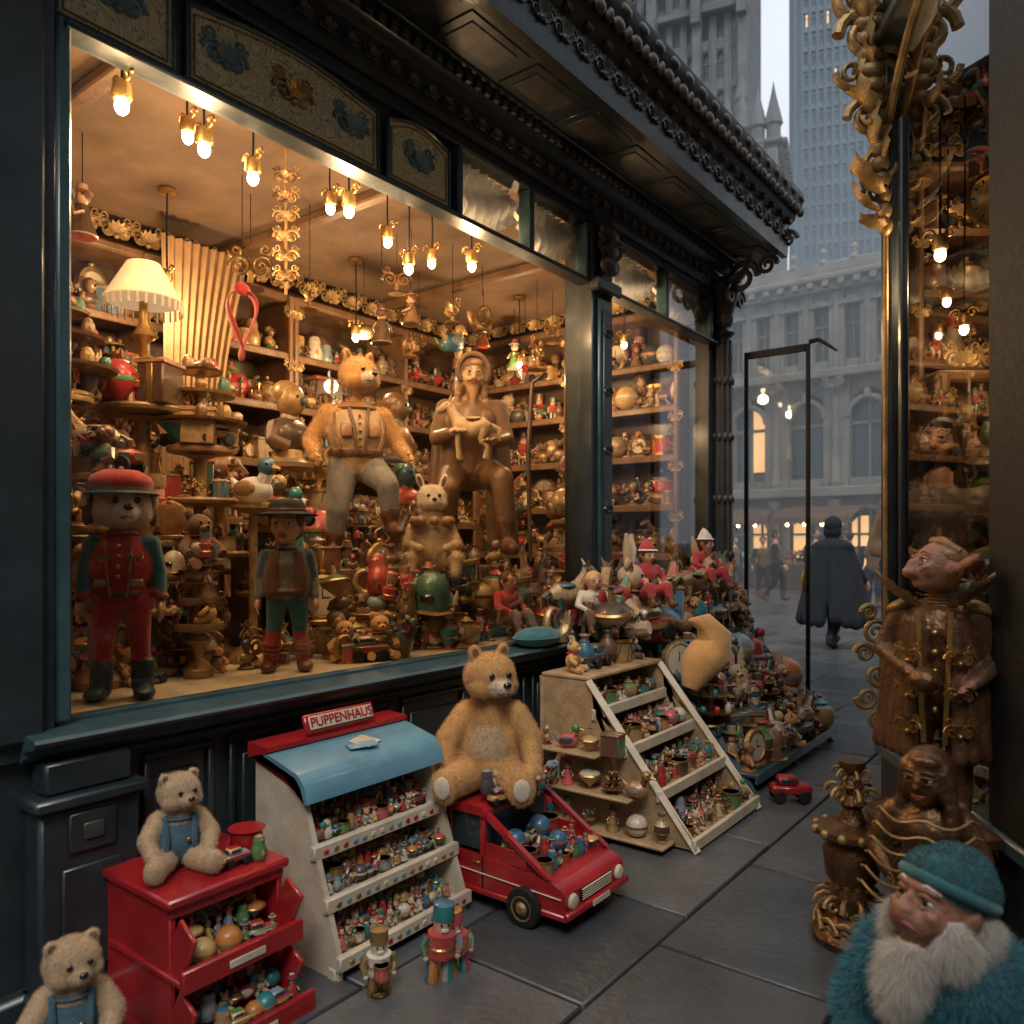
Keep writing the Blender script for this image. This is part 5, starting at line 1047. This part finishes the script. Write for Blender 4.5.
def tower(name,x,y,W,D,H,nx,nz,wall,glass,rz,lit=0,crown=True,cornice=True,depth=.35,cs=1,ribs=False):
    m=M(); 
    for (ox,oy,a,ww,nn) in((0,0,0,W,nx),(W,0,pi/2,D,max(2,int(nx*D/W))),(0,D,-pi/2,D,max(2,int(nx*D/W)))):
        grid_facade(m,TR(ox,oy,0,rz=a),ww,H,nn,nz,wall,glass,0,.5,.28,depth,lit,cornice,arched=ribs)
    q=M(); q.add(box((W/2,D/2,H/2),(W-.5,D-.5,H+.6)),wall)
    if ribs:
        for cx in np.linspace(0,W,4):
            q.add(box((cx,-.35,H/2),(.42,.7,H),.05),wall)
            for zz in np.arange(9,H,6.5): q.add(lathe([(.34,0),(.3,.5),(.36,.6),(.05,2.0),(0,2.4)],8),wall,TR(cx,-.75,zz)); q.add(box((cx,-.75,zz-.9),(.5,.5,1.8),.05),wall)
        for zz in np.arange(8,H,6.5): q.add(box((W/2,-.15,zz),(W+.5,1.0,.35),.05),wall)
    if crown:
        for i in range(nx+1): q.add(lathe([(.3,0),(.3,.8),(.4,.9),(.1,2.2),(0,2.8)],8),wall,TR(i*W/nx,0,H+.4))
        for k in range(3): q.add(box((W/2,D/2,H+(1.5+k*2)*cs),(W*(.7-.15*k),D*(.7-.15*k),3*cs),.1),wall)
        q.add(lathe([(W*.2,H+6*cs),(W*.22,H+7*cs),(W*.15,H+9*cs),(W*.05,H+11*cs),(0,H+13*cs)],12),wall,TR(W/2,D/2,0))
    m.addm(q); return m.obj(name,None,(x,y,0),rz)
tower('stone_tower',-12.3,33.0,3.2,5,18,5,10,'stone_grey','dark_glass',.25,.04,cs=.32,ribs=True)
tower('stone_tower',-18.3,36.0,6.5,6,52,9,26,'stone_grey','dark_glass',.25,.03,ribs=True)
tower('glass_skyscraper',-31,104,13,14,150,14,60,'stone_blue','glass_blue',.35,.06,False,False,.2)
tower('glass_skyscraper',-10,120,16,16,120,14,44,'stone_blue','glass_blue',.2,.05,False,False,.2)
tower('unseen_shading_building',7.8,-6.0,10,26,9.5,7,4,'brick_pale','dark_glass',0,.1,False)  # unseen block opposite, added for shade, glass reflections and bounce light
tower('unseen_shading_building',-12,-16,24,6,11,12,4,'brick_pale','dark_glass',0,.1,False)  # unseen block behind the camera, added for shading and reflections
for (x,y,r_) in((-7.5,25.2,.1),(-4.6,24.6,-.1),(-1.8,25.0,.05),(-10.5,24,.0)):
    m=M(); m.add(box((0,0,.8),(2.2,.9,.08),.01),'wood_mid')
    for a in(-1,1):
        for b_ in(-.4,.4): m.add(box((a*1.02,b_,1.15),(.07,.07,2.3),.005),'wood_dark')
    m.add(box((0,.0,.42),(2.1,.8,.7),.01),'wood_dark')
    m.add(rings([[(-1.2+2.4*q/30,yy,zz+.03*math.cos(q*pi)) for q in range(31)] for yy,zz in((.5,2.55),(0,2.45),(-.6,2.2),(-.62,2.02))],closed=False,cap=False),'stall_cloth')
    for q in range(14): toy(m,-.95+.145*q,U(-.3,.1),.84,U(.25,.5),remap=rnd_remap(.6))
    for q in range(4): m.add(ell((-.8+.53*q,-.45,2.0),(.05,.05,.06)),'bulb')
    m.obj('market_stall',None,(x,y,.0),r_)
# mist in the square
fm=bpy.data.materials.new('mist'); fm.use_nodes=True; n=fm.node_tree.nodes; n.clear(); o=n.new('ShaderNodeOutputMaterial'); vs=n.new('ShaderNodeVolumeScatter'); vs.inputs['Density'].default_value=.018; vs.inputs['Color'].default_value=(.88,.95,1,1); vs.inputs['Anisotropy'].default_value=.2; fm.node_tree.links.new(vs.outputs[0],o.inputs['Volume'])
MATS['mist']=fm; MI.append('mist'); IX['mist']=len(MI)-1
m=M(); m.add(box((-10,31,6),(50,37,12.2)),'mist'); m.obj('mist')
print('BUILD',time.time()-T0,'polys',sum(len(o.data.polygons) for o in sc.objects if o.type=='MESH'))
sc.view_settings.view_transform='Standard'; sc.view_settings.look='None'; sc.view_settings.exposure=0
